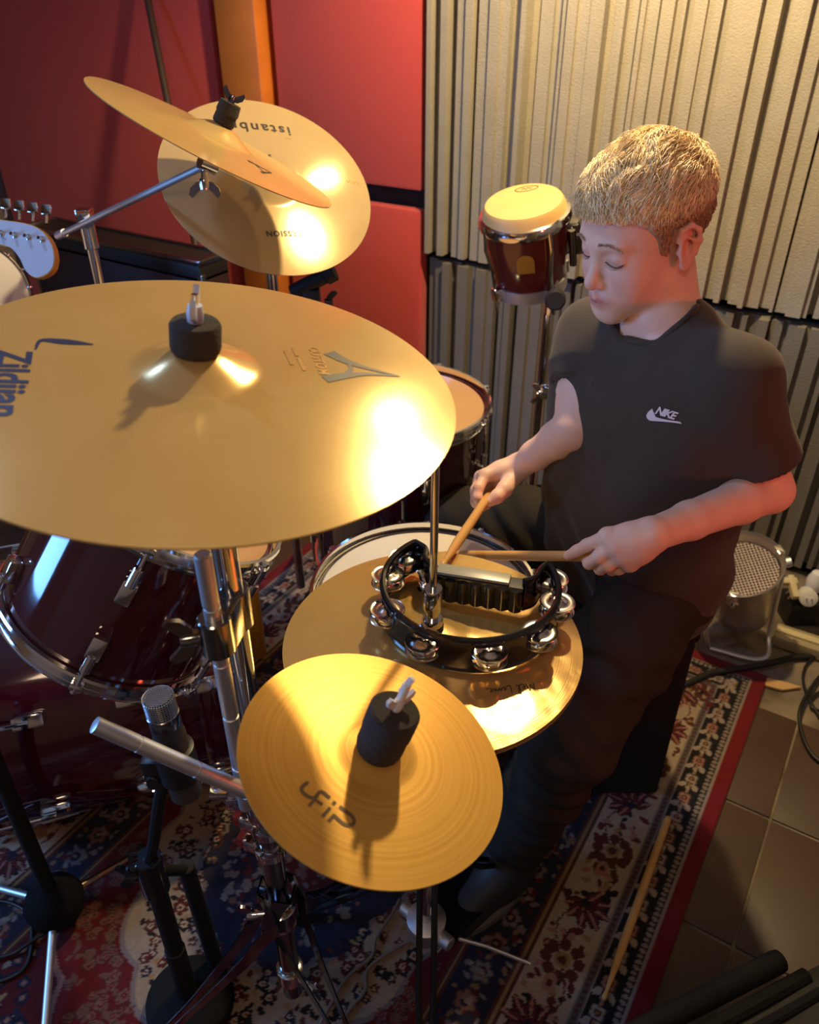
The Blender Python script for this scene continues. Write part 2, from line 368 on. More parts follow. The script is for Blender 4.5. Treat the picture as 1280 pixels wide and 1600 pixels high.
    def navy_band(x, y, k, a):
        dx_, dy_ = math.cos(a), math.sin(a)
        flower(x, y, .022, 6, (GRY, PINK*.6)[k % 2], NAVY, TAN, k*.5)
        for _ in range(10):
            s_, t_ = r.uniform(-.03, .03), r.uniform(-.036, .036); dot(x+dx_*s_+dy_*t_, y+dy_*s_-dx_*t_, r.uniform(.003, .005), r.choice([GRY, LT*.7, DR, TAN*.7]), r.uniform(1, 2.2), r.uniform(0, 3))
    along(.262, .055, navy_band)
    for _ in range(3200):
        x, y = r.uniform(xa+.33, xb-.33), r.uniform(ya+.33, yb-.33); p = math.hypot((x-cx)/.38, (y-cy)/.503)
        if p < .40: dot(x, y, r.uniform(.003, .007), r.choice([GRY, LT*.6, DR, NAVY*2, PINK*.5]), r.uniform(1, 2), r.uniform(0, 3))
        elif p < .46: continue
        elif p < .72 and r.random() < .8: flower(x, y, r.uniform(.008, .016), r.choice([5, 6]), r.choice([BRN, BLK, DR, NAVY]), CREAM, BRN, r.uniform(0, 3)) if r.random() < .35 else dot(x, y, r.uniform(.003, .005), r.choice([BRN, BLK, TAN]), 1.7, r.uniform(0, 3))
        elif .80 < p < .99: flower(x, y, r.uniform(.008, .013), 5, PINK*.42, RED*.6, PINK*.5, r.uniform(0, 3)) if r.random() < .5 else dot(x, y, r.uniform(.003, .005), PINK*.35, 2., r.uniform(0, 3))
        elif p > 1.12: flower(x, y, .012, 5, NAVY, PINK*.6, TAN, r.uniform(0, 3)) if r.random() < .5 else dot(x, y, .005, r.choice([NAVY, CREAM*.6, TAN]), 2, r.uniform(0, 3))
    n0, n1 = H; zz = .006+.0006*np.sin(X*31+Y*17)+.0016*np.clip(np.sin(X*5.1+Y*3.3), 0, 1)
    V = np.stack([X, Y, zz], -1).reshape(-1, 3); id_ = np.arange(n0*n1).reshape(n0, n1)
    F = np.stack([id_[:-1, :-1], id_[1:, :-1], id_[1:, 1:], id_[:-1, 1:]], -1).reshape(-1, 4)
    m = mat('rug_pile', (.2, .1, .1), .95, attr='pattern', noise=.25, nscale=120, bump=.6, bscale=420, spec=.15, sheen=.15)
    o = ob('rug', (V, F), m, smooth=180); a = o.data.color_attributes.new('pattern', 'FLOAT_COLOR', 'POINT')
    a.data.foreach_set('color', np.c_[col.reshape(-1, 3)*.82, np.ones(n0*n1)].astype(np.float32).ravel())
    ob('border_edge', box(xb-xa, yb-ya, .0036, ((xa+xb)/2, (ya+yb)/2, .0018)), mat('rug_backing', (.10, .012, .012), .95), o)
    tag(o, 'red bordered oriental rug with floral bands and medallion under the drum kit', 'rug')
rug()
RUGZ = .0075

# ------------------------------------------------------------------ cymbals
bronze = cymbal_mat('bright_bronze', (.66, .48, .25), (.57, .39, .17), .13, 900, .05, metal=.36, coat=.06)
bronze_ride = cymbal_mat('worn_bronze', (.74, .51, .20), (.64, .42, .14), .17, 700, .05, coat=.1, metal=.45)
bronze_hat = cymbal_mat('hammered_bronze', (.70, .47, .165), (.60, .37, .11), .18, 800, .10, hammer=.14, metal=.55, coat=.1)
bronze_spl = cymbal_mat('lathed_bronze', (.80, .48, .11), (.69, .37, .066), .42, 260, .10, tarn=.75, metal=.5, coat=0)
def cymbal(name, label, R, c, n, m, rb, bell, bow, group='cymbals of the kit'):
    root = thing(name, label, 'cymbal', frame(c, n, RT), group)
    def prof(r):
        r = np.asarray(r, float); s = np.clip((r-rb*.8)/(R-rb*.8), 0, 1)
        return bow*(1-s**1.35)+bell*(.5+.5*np.cos(PI*np.clip(r/(rb*1.12), 0, 1)))**.8
    rr = np.concatenate([np.linspace(.006, rb*1.1, 22), np.linspace(rb*1.16, R-.002, 26), [R-.0006, R]])
    top = [(r, float(prof(r))) for r in rr]; bot = [(r, float(prof(r))-.0015) for r in rr[::-1]]
    ob('bow', lathe(top+bot, 128, closed=True), m, root, smooth=50)
    root['prof'] = 0
    return root, prof, np.array(c, float), nrm(n), bow
def decal(cy, vf, pc, pr, m=ink, name='lettering', mirror=False, lift=.0005):
    root, prof, c, n, bow = cy; c2 = c+n*bow*.6; M = np.array(root.matrix_world)
    def loc(p): q = hit(p[0], p[1], c2, n)-M[:3, 3]; return q @ M[:3, :3]
    o = loc(pc)[:2]; x = nrm(loc(pr)[:2]-o); y = np.array([-x[1], x[0]])*(-1 if mirror else 1)
    V = np.asarray(vf[0], float); P = o+np.outer(V[:, 0], x)+np.outer(V[:, 1], y)
    Z = prof(np.hypot(P[:, 0], P[:, 1]))+lift
    return ob(name, (np.c_[P, Z], vf[1]), m, root, smooth=0)
crash = cymbal('crash_cymbal', 'large bronze crash cymbal nearest the camera at left with a black felt', .2286, (-.5001, .4509, 1.1093), (.1427, .0307, .9893), bronze_ride, .052, .017, .013)
splash = cymbal('splash_cymbal', 'small golden lathed splash cymbal in front, with tall black felt stack', .127, (-.2927, .4069, .7975), (.2728, .1239, .9541), bronze_spl, .036, .007, .008)
hat = cymbal('hi_hat_cymbal', 'hammered bronze top hi-hat cymbal carrying the black tambourine', .178, (-.3602, .6275, .7404), (-.005, .003, 1), bronze_hat, .045, .008, .010)
hat2 = cymbal('hi_hat_cymbal', 'bottom hi-hat cymbal turned upside down beneath the one with the tambourine', .178, (-.3602, .6275, .733), (.005, -.003, -1), bronze_hat, .045, .010, .012)
ist = cymbal('ride_cymbal', 'round bronze cymbal facing the camera before the red panels, lettered upside down', .203, (-1.088, 1.2355, 1.0752), (.5772, -.2731, .7696), bronze, .055, .018, .014)
upc = cymbal('tilted_crash_cymbal', 'steeply tilted thin crash cymbal on a boom arm at upper left', .203, at(337, 224, 1.285), (.335, .335, .881), bronze_ride, .055, .020, .012)
# print on the cymbals
def scl(k, vf): return np.asarray(vf[0])*k, vf[1]
decal(splash, scl(1.22, J(ribbon(spline([(-.0235, .008), (-.024, .001), (-.019, -.001), (-.0125, .001), (-.012, .008), (-.004, .0085)], 5), .0026), ribbon([(-.0115, -.006), (-.0115, .0005), (-.005, .001)], .0024),
               ribbon([(.0005, -.006), (.0005, .003)], .0024), ribbon([(.0005, .006), (.0005, .009)], .0024),
               ribbon(spline([(.005, .008), (.017, .008), (.020, .004), (.016, .0), (.005, .0)], 5), .0026), ribbon([(.006, -.006), (.006, .0)], .0024))), (511, 1266), (556, 1302), mat('grey_print', (.16, .10, .05), .5))
decal(ist, text('istanbul', .034, .0006, space=1.25), (402, 199), (330, 192), ink)
decal(ist, ribbon([(-.06, 0), (.06, 0)], .001), (408, 213), (330, 206), ink2)
decal(ist, text('SESSION', .0155, .0006, space=1.2), (443, 365), (400, 365), ink)
decal(ist, J(ribbon(spline([(-.012, .003), (-.006, -.003), (-.001, .004), (.002, -.002)], 5), .0025), ribbon(spline([(.006, -.003), (.011, .003), (.014, -.002)], 5), .0025)), (553, 282), (520, 278), ink2)
decal(crash, text('Zildjian', .037, .0009, .25), (14, 592), (5, 645), ink3)
decal(crash, J(ribbon(spline([(-.030, .022), (-.012, .0), (0, -.012), (.012, .002)], 5), [.002, .004, .007, .009, .010, .010, .009, .008, .007, .006, .005, .004, .003, .003, .002, .002])), (75, 540), (40, 548), ink3)
A = J(ribbon(spline([(-.021, -.014), (-.010, -.004), (-.002, .010), (.006, .034)], 6), list(np.linspace(.0115, .0015, 19))), ribbon(spline([(.022, -.022), (.014, -.006), (.008, .010), (.006, .034)], 6), list(np.linspace(.010, .0015, 19))), ribbon(spline([(-.012, -.003), (.002, -.001), (.013, -.006)], 6), list(np.linspace(.002, .005, 13))))
decal(crash, scl(1.3, A), (550, 574), (558, 601), ink)
decal(crash, text('CUSTOM', .014, .0002), (497, 566), (507, 590), ink2); decal(crash, J(*[ribbon([(x, y), (x+w_, y)], .0035) for x, w_, y in ((-.024, .018, .003), (-.003, .026, .003), (-.018, .030, -.006))]), (462, 566), (473, 588), ink2)
A2 = J(ribbon([(-.018, -.014), (0, .022)], [.008, .003]), ribbon([(.018, -.014), (0, .022)], [.006, .003]), ribbon([(-.012, -.004), (.012, -.004)], .0025))
decal(upc, A2, (408, 265), (432, 282), ink)
def cursive(strokes, wd): return J(*[ribbon(spline(s, 5), wd) for s in strokes])
sig = cursive([[(-.030, -.004), (-.0285, .006), (-.026, -.003), (-.0235, .006), (-.021, -.004)], [(-.019, -.001), (-.0165, .001), (-.018, .002), (-.019, -.001), (-.017, -.004), (-.013, -.002), (-.010, .007), (-.012, .008), (-.0125, -.003), (-.009, -.003)],
               [(-.002, .007), (-.003, -.004), (.002, -.003)], [(.002, -.001), (.005, .001), (.003, -.003), (.007, -.002), (.009, .001), (.010, -.003), (.012, .001), (.014, -.002), (.0155, .001), (.016, -.003), (.019, 0), (.021, .001), (.019, -.004), (.025, -.004)], [(.0155, .004), (.0158, .0045)]], .0010)
decal(hat, sig, (795, 1076), (770, 1080), ink, 'signature')

# ------------------------------------------------------------------ cymbal stand in front, with booms
SX, SY = -.487, .441
st = thing('cymbal_stand', 'chrome cymbal stand nearest the camera with grooved boom rods and wing bolts', 'cymbal stand', (SX, SY, 0))
cl, cn = crash[2], crash[3]; bt = cl+cn*.029; off = V3(SX, SY, 0)
def L_(p): return np.asarray(p, float)-off
ob('upper_tube', rod((0, 0, .55), (0, 0, 1.055), .0127, 24), chrome, st)
ob('lower_tube', rod((0, 0, .10), (0, 0, .60), .0145, 24), dkchrome, st)
ob('tilter', J(rod((0, 0, 1.04), L_(cl-cn*.02), .012), rod(L_(cl-cn*.03)+V3(-.018, 0, 0), L_(cl-cn*.03)+V3(.018, 0, 0), .013), rod(L_(cl-cn*.02), L_(bt+cn*.05), .003)), chrome, st)
ob('felt_washer', xf(lathe([(.004, 0), (.0205, 0), (.0215, .004), (.0215, .022), (.0195, .025), (.004, .025)], 28), frame(L_(bt+cn*.001), cn)), felt, st)
ob('cup_washer', xf(lathe([(.004, 0), (.019, 0), (.018, .010), (.004, .010)], 28), frame(L_(cl-cn*.006), cn)), rubber, st)
wn = ob('wing_nut', xf(wingnut(1.1), frame(L_(bt+cn*.034), cn, (.5, -.6, 0))), bluenut, st); wn['label'] = 'blue grey plastic wing nut on top of the large crash'
# clamp and the two grooved rods
zc_ = atz(310, 980, .0); cpx = L_(at(322, 985, .79)); cz = cpx[2]
b_rod = L_(at(338, 990, .785)); rdir = V3(b_rod[0], b_rod[1], 0)
def grooved(a, b, r, ks):
    a, b = np.array(a, float), np.array(b, float); ts = [0, .004]; rs = [r*.8, r]
    for k in ks: ts += [k-.006, k-.004, k+.004, k+.006]; rs += [r, r*.86, r*.86, r]
    ts += [.996, 1]; rs += [r, r*.8]
    return tube([a+(b-a)*t for t in ts], rs, 20)
top = L_(at(331, 850, .745)); bot = L_(at(370, 1262, .93)); top[:2] = b_rod[:2]; bot[:2] = b_rod[:2]
ob('boom_rod', grooved(bot, top, .0085, (.2, .42, .63, .83)), steel, st)
side = nrm(V3(b_rod[0], b_rod[1], 0)); ax = nrm(np.cross(UP, side))
ob('boom_clamp', J(xf(box(.030, .032, .046, bev=.004), frame((b_rod[0]*.55, b_rod[1]*.55, cz), UP, side)), rod(b_rod*V3(1, 1, 0)+V3(0, 0, cz-.022), b_rod*V3(1, 1, 0)+V3(0, 0, cz+.022), .0165, 24), rod(V3(0, 0, cz-.024), V3(0, 0, cz+.024), .0185, 24)), dkchrome, st)
wdir = nrm(-RT*.96-FW*.25)
kb = b_rod*V3(1, 1, 0)+V3(0, 0, cz)
ob('wing_bolt', J(rod(kb+wdir*.012, kb+wdir*.026, .0065), xf(wingnut(1.35), frame(kb+wdir*.026, wdir, (0, 0, 1)))), dkchrome, st)
e1, e2 = L_(at(147, 1132, .80)), L_(at(384, 1236, .885)); dirb = e2-e1
tip = L_(splash[2]-splash[3]*.10)
ob('boom_rod', grooved(e1, e2+dirb*.12, .0088, (.24, .58, .9)), steel, st)
sn, sb = splash[3], splash[2]+splash[3]*.014
ob('splash_arm', J(tube([e2+dirb*.1, tip-sn*.02, tip], .0075, 14), rod(tip-sn*.015, L_(sb+sn*.085), .0032), rod(tip-sn*.01, L_(splash[2]-sn*.012), .008)), chrome, st)
ob('felt_washer', xf(lathe([(.004, 0), (.021, 0), (.0225, .006), (.0225, .026), (.0235, .028), (.0235, .052), (.021, .055), (.004, .055)], 30), frame(L_(sb), sn)), felt, st)
wn2 = ob('wing_nut', J(xf(wingnut(.8), frame(L_(sb+sn*.063), sn, (.3, .8, 0))), rod(L_(sb+sn*.055), L_(sb+sn*.09), .004), xf(box(.006, .004, .022, bev=.001), frame(L_(sb+sn*.088), nrm(sn+V3(.2, .05, 0))))), whitepl, st); wn2['label'] = 'white wing nut on the splash felt'
# height clamp, leg collar, legs
ob('height_clamp', J(lathe([(.0145, .53), (.022, .535), (.024, .56), (.022, .60), (.0145, .605)], 24), xf(box(.03, .02, .04, (.03, 0, .57), .003), Matrix.Rotation(YAW+PI, 4, 'Z')), xf(box(.022, .03, .012, (.05, 0, .585), .002), Matrix.Rotation(YAW+PI, 4, 'Z'))), chrome, st)
for z in (.50, .455): ob('memory_lock', J(mv(lathe([(.0145, 0), (.021, .002), (.021, .014), (.0145, .016)], 20), 0, 0, z), xf(box(.02, .018, .022, (.026, 0, z+.008), .002), Matrix.Rotation(YAW+PI-.3, 4, 'Z'))), chrome, st)
for z in (.508, .463): ob('lock_pad', xf(box(.012, .022, .018, (.040, -.004, z), .002), Matrix.Rotation(YAW+PI-.3, 4, 'Z')), mat('red_plastic', (.22, .02, .015), .4), st)
for q in ([(.0145, .29), (.021, .292), (.022, .33), (.0145, .335)], [(.0145, .14), (.02, .142), (.02, .17), (.0145, .172)]): ob('leg_collar', lathe(q, 20), chrome, st)
for k in range(3):
    a = math.atan2(-SY, -SX)+.5+k*2*PI/3; dr = V3(math.cos(a), math.sin(a), 0); sd = V3(-dr[1], dr[0], 0); parts = []
    pts = [(-.004, .375), (.014, .345), (.018, .31), (.040, .275), (.060, .24), (.13, .15), (.24, .02)]
    for s_ in (-1, 1):
        P = [dr*r_+UP*z_+sd*s_*(.006+.018*max(0, min(1, (z_-.12)/.2))) for r_, z_ in spline(pts, 4)]; V = []; Fq = []
        for i, p in enumerate(P):
            t = nrm(P[min(i+1, len(P)-1)]-P[max(i-1, 0)]); nn = np.cross(t, sd); hw_ = .006+.006*min(1, max(0, (p[2]-.15)/.15)); V += [p+nn*hw_+sd*.0012, p-nn*hw_+sd*.0012, p-nn*hw_-sd*.0012, p+nn*hw_-sd*.0012]
        for i in range(len(P)-1):
            for j in range(4): Fq.append([4*i+j, 4*i+(j+1) % 4, 4*i+4+(j+1) % 4, 4*i+4+j])
        parts.append((np.array(V), Fq))
    lg = ob('leg', J(*parts), dkchrome, st); ob('rubber_foot', xf(lathe([(0, -.012), (.014, -.012), (.016, 0), (.013, .018), (0, .02)], 14), frame(dr*.24+UP*(.012+RUGZ), nrm(dr*.5+UP))), rubber, lg)
for (z, ang) in ((.315, PI+YAW+.1), (.155, YAW-.6)):
    d = V3(math.cos(ang), math.sin(ang), 0); ob('wing_bolt', J(rod(d*.014+UP*z, d*.04+UP*z, .005), xf(wingnut(1.1), frame(d*.04+UP*z, d, UP))), chrome, st)

# ------------------------------------------------------------------ drums
def drum(name, label, R, D, M, shell_m, head_m, nl, rot=0., group='drums of the kit', hoop_m=chrome, lug=.05):
    t = thing(name, label, 'drum', M, group)
    ob('shell', lathe([(R-.006, 0), (R, 0), (R, D), (R-.006, D)], 72), shell_m, t)
    hd = ob('drumhead', lathe([(0, D+.0035), (R-.016, D+.0035), (R-.008, D+.001), (R+.002, D-.004)], 72), head_m, t)
    ob('bottom_head', lathe([(R+.002, .004), (R-.008, -.001), (0, -.0035)], 72), headskin, t)
    prof = [(0, -.012), (.007, -.012), (.008, -.008), (.003, -.006), (.003, .006), (.007, .008), (.005, .012), (0, .012)]
    ob('hoop', mv(torus_prof(R+.003, prof), 0, 0, D+.004), hoop_m, t); ob('hoop', mv(torus_prof(R+.003, [(a, -b) for a, b in prof[::-1]]), 0, 0, -.004), hoop_m, t)
    for k in range(nl):
        a = rot+2*PI*k/nl; c, s = math.cos(a), math.sin(a); Z = Matrix.Rotation(a, 4, 'Z')
        for sg, z0 in ((1, D*.5+D*.22), (-1, D*.5-D*.22)):
            l = ob('lug', xf(J(box(.018, .020, lug*.7, (R+.008, 0, z0), .004), rod((R+.013, 0, z0+sg*lug*.2), (R+.013, 0, z0+sg*lug*.75), .007, 12)), Z), chrome, t)
            ze = D+.010 if sg > 0 else -.010
            ob('tension_rod', xf(J(rod((R+.013, 0, z0+sg*lug*.7), (R+.013, 0, ze), .003, 8), rod((R+.012, 0, ze-sg*.004), (R+.012, 0, ze+sg*.006), .0055, 8), box(.014, .016, .009, (R+.010, 0, ze-sg*.003), .002)), Z), chrome, l)
    return t
RAX = nrm((.3482, .4238, .8361))
drum('rack_tom', 'maroon rack tom with chrome lugs under the big crash cymbal', .148, .205, frame((-.825, .5186, .6465), RAX, RT), maroon, tanskin, 6, .62)
sn = drum('snare_drum', 'snare drum with white coated head in front of the boy, partly under the hi-hat', .178, .13, frame((-.53, .893, .427), UP, RT), mat('snare_shell', (.25, .25, .26), .25, 1.), headskin, 8, .2)
drum('floor_tom', 'dark floor tom with a tan head behind the big crash cymbal', .180, .36, frame((-.803, 1.239, .325), UP, RT), maroon, tanskin, 8, .3)
def legs(t, label=None, n=3, R=.185, z0=.25, drop=.325, rot=.6):
    for k in range(n):
        a = rot+2*PI*k/n; c, s = math.cos(a), math.sin(a)
        ob('leg', J(tube([(R*c, R*s, z0), (R*c, R*s, -drop+.12), ((R+.02)*c, (R+.02)*s, -drop+RUGZ+.012)], .005, 10), rod(((R+.02)*c, (R+.02)*s, -drop+RUGZ), ((R+.02)*c, (R+.02)*s, -drop+RUGZ+.03), .010)), chrome, t)
legs(bpy.data.objects['floor_tom'])
ss = thing('snare_stand', 'chrome tripod stand holding the white snare drum', 'stand', (-.53, .893, 0))
ob('pole', rod((0, 0, .08), (0, 0, .33), .012), chrome, ss)
for k in range(3):
    a = .5+2*PI*k/3; c, s = math.cos(a), math.sin(a)
    ob('leg', tube([(0.012*c, .012*s, .2), (.11*c, .11*s, .09), (.2*c, .2*s, RUGZ+.006)], .006, 8), chrome, ss)
    ob('basket_arm', J(tube([(.01*c, .01*s, .33), (.10*c, .10*s, .39), (.19*c, .19*s, .405)], .006, 8), rod((.19*c, .19*s, .40), (.192*c, .192*s, .435), .008)), chrome, ss)
BN = nrm((.64, .766, 0))
bd = thing('bass_drum', 'large maroon bass drum lying on its side under the rack tom', 'drum', frame((-1.0, .80, .270), BN, UP), 'drums of the kit')
ob('shell', lathe([(.244, -.40), (.25, -.40), (.25, 0), (.244, 0)], 96), maroon, bd)
ob('drumhead', lathe([(0, .006), (.23, .006), (.252, -.004)], 96), headskin, bd); ob('resonant_head', lathe([(.252, -.396), (.23, -.406), (0, -.406)], 96), mat('black_drumhead', (.015, .014, .014), .5), bd)
hp = [(0, -.02), (.010, -.02), (.012, -.016), (.012, .016), (.010, .02), (0, .02)]
for z, nm in ((.004, 'hoop'), (-.404, 'hoop')):
    h = ob(nm, mv(torus_prof(.248, hp), 0, 0, z), maroon, bd); ob('hoop_edge', mv(torus_prof(.254, [(0, 0), (.005, 0), (.005, .0025), (0, .0025)]), 0, 0, z+.0195), mat('amber_lacquer', (.55, .25, .04), .3, coat=.5), h)
for k in range(8):
    a = .28+k*PI/4; Z = Matrix.Rotation(a, 4, 'Z')
    for zl, ze in ((-.12, .03), (-.28, -.43)):
        l = ob('lug', xf(box(.018, .024, .05, (.258, 0, zl), .006), Z), chrome, bd); ob('tension_rod', xf(rod((.270, 0, zl), (.270, 0, ze), .0035, 8), Z), chrome, l)
    for z in (.014, -.414): ob('claw_hook', xf(J(box(.02, .028, .05, (.268, 0, z-.008*np.sign(z)), .006), rod((.270, 0, z-.03*np.sign(z)), (.270, 0, z+.035*np.sign(z)), .007, 12)), Z), chrome, bd)
blk = thing('wooden_block', 'upright amber wooden block on the rug behind the chrome stand', 'block', frame(atz(403, 1024, RUGZ), UP, RT))
ob('body', box(.042, .03, .21, (0, 0, .105), .006), mat('amber_wood', (.62, .27, .03), .35, noise=.25, nscale=10), blk)
ob('end_band', box(.044, .032, .012, (0, 0, .205), .003), orangewood, blk)

# ------------------------------------------------------------------ hi-hat stand
HX, HY = -.3602, .6275
hs = thing('hi_hat_stand', 'chrome hi-hat stand with long pull rod, clutch and black footboard', 'stand', (HX, HY, 0))
ob('pull_rod', rod((0, 0, .45), (0, 0, 1.03), .0046, 14), chrome, hs)
ob('tube', J(rod((0, 0, .10), (0, 0, .42), .0145), rod((0, 0, .40), (0, 0, .712), .0115), lathe([(.0115, .40), (.02, .405), (.021, .43), (.0115, .44)], 20)), chrome, hs)
ob('hat_seat', lathe([(.005, .712), (.024, .712), (.026, .722), (.005, .724)], 24), rubber, hs)
ob('clutch', J(lathe([(.0046, .787), (.0105, .787), (.0112, .789), (.0112, .817), (.0105, .819), (.0046, .819)], 28), lathe([(.0046, .765), (.0075, .765), (.0075, .787), (.0046, .787)], 20), lathe([(.0046, .764), (.0120, .764), (.0125, .766), (.0125, .772), (.0115, .775), (.0046, .775)], 28), rod((0, 0, .803), (-.022, .012, .805), .0035), xf(wingnut(.75), frame((-.022, .014, .805), (-.85, .5, 0), UP))), chrome, hs)
ob('felt_washer', lathe([(.005, .756), (.0135, .756), (.0135, .764), (.005, .764)], 24), felt, hs)
for k, a in enumerate((1.35, 3.4, 5.25)):
    c, s = math.cos(a), math.sin(a)
    lg = ob('leg', J(*[tube([(.016*c-s*q, .016*s+c*q, .30), (.12*c-s*q, .12*s+c*q, .16), (.25*c-s*q*.3, .25*s+c*q*.3, RUGZ+.012)], .0048, 8) for q in (-.011, .011)]), blackmt, hs)
    ob('rubber_foot', mv(lathe([(0, 0), (.013, 0), (.014, .014), (.008, .024), (0, .025)], 14), .25*c, .25*s, RUGZ), rubber, lg)
pd = nrm(V3(.13, .98, 0)); ps = V3(-pd[1], pd[0], 0)
fb = prism([(-.045, .02), (.045, .02), (.042, .20), (.034, .25), (-.034, .25), (-.042, .20)], 0, .008)
ob('footboard', xf(fb, frame(pd*.0+UP*.095, nrm(UP+pd*.30), -ps)), blackgl, hs)
ob('heel_plate', xf(box(.085, .09, .012, (0, .045, 0), .004), frame(pd*.23+UP*(RUGZ+.012), UP, -ps)), blackmt, hs)
ob('hub', J(lathe([(.0145, .10), (.03, .105), (.032, .14), (.0145, .15)], 24), rod(pd*.0+UP*.12-ps*.05, UP*.12+ps*.05, .012)), steel, hs)
ob('radius_rod', J(rod(UP*.06+ps*.02, pd*.24+UP*.02+ps*.03, .0035), rod(UP*.06-ps*.02, pd*.24+UP*.02-ps*.03, .0035)), steel, hs)
ob('drum_lock_bar', tube([UP*.10+ps*.01, UP*.075+RT*.10-FW*.01, UP*.06+RT*.17-FW*.03], .0032, 8), steel, hs)

# ------------------------------------------------------------------ tambourine lying on the hi-hat
TZ = .7545; tb = thing('tambourine', 'black half-moon tambourine with steel jingles lying on the hi-hat', 'tambourine', (HX+.018, HY+.058, TZ))
RR, TH, HT = .105, .0055, .043
JA = [math.radians(a) for a in (171, 194, 231, 269, 310, 347, 380, 405)]
a0, a1 = math.radians(161), math.radians(412)
slots = [(a-.155 if i != 0 else a-.10, a+.155) for i, a in enumerate(JA)]
def wall(A0, A1, z0, z1, n):
    aa = np.linspace(A0, A1, n); V = []; Fq = []
    for a in aa:
        for r_, z in ((RR-TH/2, z0), (RR+TH/2, z0), (RR+TH/2, z1), (RR-TH/2, z1)): V.append((r_*math.cos(a), r_*math.sin(a), z))
    for i in range(n-1):
        for j in range(4): Fq.append([4*i+j, 4*i+4+j, 4*i+4+(j+1) % 4, 4*i+(j+1) % 4])
    Fq += [[0, 1, 2, 3], [4*n-1, 4*n-2, 4*n-3, 4*n-4]]; return np.array(V), Fq
parts = [wall(a0, a1, 0, .0075, 90), wall(a0, a1, HT-.0085, HT, 90)]
edges = [a0]+[e for s_ in slots for e in s_]+[a1]
edges = [max(a0, min(a1, e)) for e in edges]
for i in range(0, len(edges)-1, 2):
    if edges[i+1] > edges[i]+.01: parts.append(wall(edges[i], edges[i+1], .0075, HT-.0085, max(3, int((edges[i+1]-edges[i])*14))))
for z in (HT-.0005, .0005): # rounded rims
    parts.append(tube([(RR*math.cos(a), RR*math.sin(a), z) for a in np.linspace(a0, a1, 80)], .0042, 8))
hl, hr = V3(RR*math.cos(a0), RR*math.sin(a0)), V3(RR*math.cos(a1), RR*math.sin(a1))
gl, gr = V3(-.052, .000), V3(.055, .034)
for tipp, cpts in ((hl, [hl, V3(-.080, .028), V3(-.068, .010), gl]), (hr, [hr, V3(.062, .066), V3(.063, .048), gr])):
    P = spline(cpts, 7); V = []; Fq = []; T = np.gradient(P, axis=0); T /= np.linalg.norm(T, axis=1)[:, None]
    for p, t in zip(P, T):
        nn = V3(-t[1], t[0])*TH/2
        for q, z in ((p+nn, 0), (p-nn, 0), (p-nn, HT), (p+nn, HT)): V.append((q[0], q[1], z))
    for i in range(len(P)-1):
        for j in range(4): Fq.append([4*i+j, 4*i+4+j, 4*i+4+(j+1) % 4, 4*i+(j+1) % 4])
    parts.append((np.array(V), Fq)); parts.append(tube([(p[0], p[1], HT) for p in P], .004, 8)); parts.append(tube([(p[0], p[1], .001) for p in P], .0035, 8))
ob('frame', J(*parts), blackgl, tb, smooth=40)
gd = nrm(gr-gl); gn = V3(-gd[1], gd[0]); gL = np.linalg.norm(gr-gl)
pts = []
nlob = 7
for t in np.linspace(0, 1, 70): pts.append(gl+gd*t*gL-gn*(.010+.0042*abs(math.sin(t*nlob*PI))))
pts += [gr+gn*.010, gl+gn*.010]
ob('handle', J(prism([tuple(p) for p in pts], .003, HT-.008), prism([tuple(p) for p in (gl-gn*.010, gr-gn*.010, gr+gn*.010, gl+gn*.010)], HT-.009, HT-.004)), blackgl, tb, smooth=40)
pl = ob('handle_plate', xf(box(gL*.80, .019, .004, (0, 0, 0), .0012), frame(((gl+gr)[0]/2-.006, (gl+gr)[1]/2, HT-.002), UP, (gd[0], gd[1], 0))), mat('grey_green_plastic', (.30, .29, .21), .3), tb); pl['label'] = 'grey green flat top of the handle'
jv = lathe([(.002, .0035), (.007, .0035), (.0095, .0012), (.0185, .0004), (.021, .0016), (.0213, .0010), (.0185, -.0004), (.0095, .0004), (.006, .0026), (.002, .0026)], 28, closed=True)
jmesh = None
for i, a in enumerate(JA):
    c, s = math.cos(a)*RR, math.sin(a)*RR
    pn = ob('jingle_pin', rod((c, s, .004), (c, s, HT-.003), .0016, 8), chrome, tb)
    for z, fl, ti in ((.0265+.002*random.random(), 1, .05), (.0165+.001*random.random(), -1, .05)):
        R_ = Matrix.Translation((c, s, z)) @ Matrix.Rotation(random.uniform(-ti, ti), 4, 'X') @ Matrix.Rotation(random.uniform(-ti, ti)+(0 if fl > 0 else PI), 4, 'Y')
        if jmesh is None: o = ob('jingle', jv, mat('nickel', (.78, .74, .66), .16, 1.), tb, smooth=60); jmesh = o
        else: o = jmesh.copy(); C.objects.link(o); o.parent = tb
        o.matrix_local = R_

# ------------------------------------------------------------------ drumsticks
def stick(label, tip, butt, r=.0072):
    tip, butt = np.array(tip), np.array(butt); d = nrm(butt-tip); L = .395
    prof = [(0, 0), (.0028, .0006), (.0042, .004), (.0045, .008), (.0036, .013), (.0030, .017), (.0042, .035), (.0060, .065), (r, .10), (r, L-.01), (r*.9, L-.003), (r*.55, L), (0, L)]
    o = ob('drumstick', xf(lathe(prof, 18), frame(tip, d)), wood_stick); return tag(o, label, 'drumstick', 'drumsticks')
LT_, LB_ = at(650, 867, 1.30), at(888, 869, 1.085)
stick('drumstick held level in the left hand of the boy behind the tambourine', LT_, LB_)
RT_, RB_ = at(691, 884, 1.045), at(762, 777, 1.362)
stick('drumstick slanting down from the far right hand of the boy to the tambourine handle', RT_, RB_)
stick('loose drumstick lying on the patterned border of the rug', atz(943, 1563, RUGZ+.006), atz(1038, 1295, RUGZ+.008), .0075)

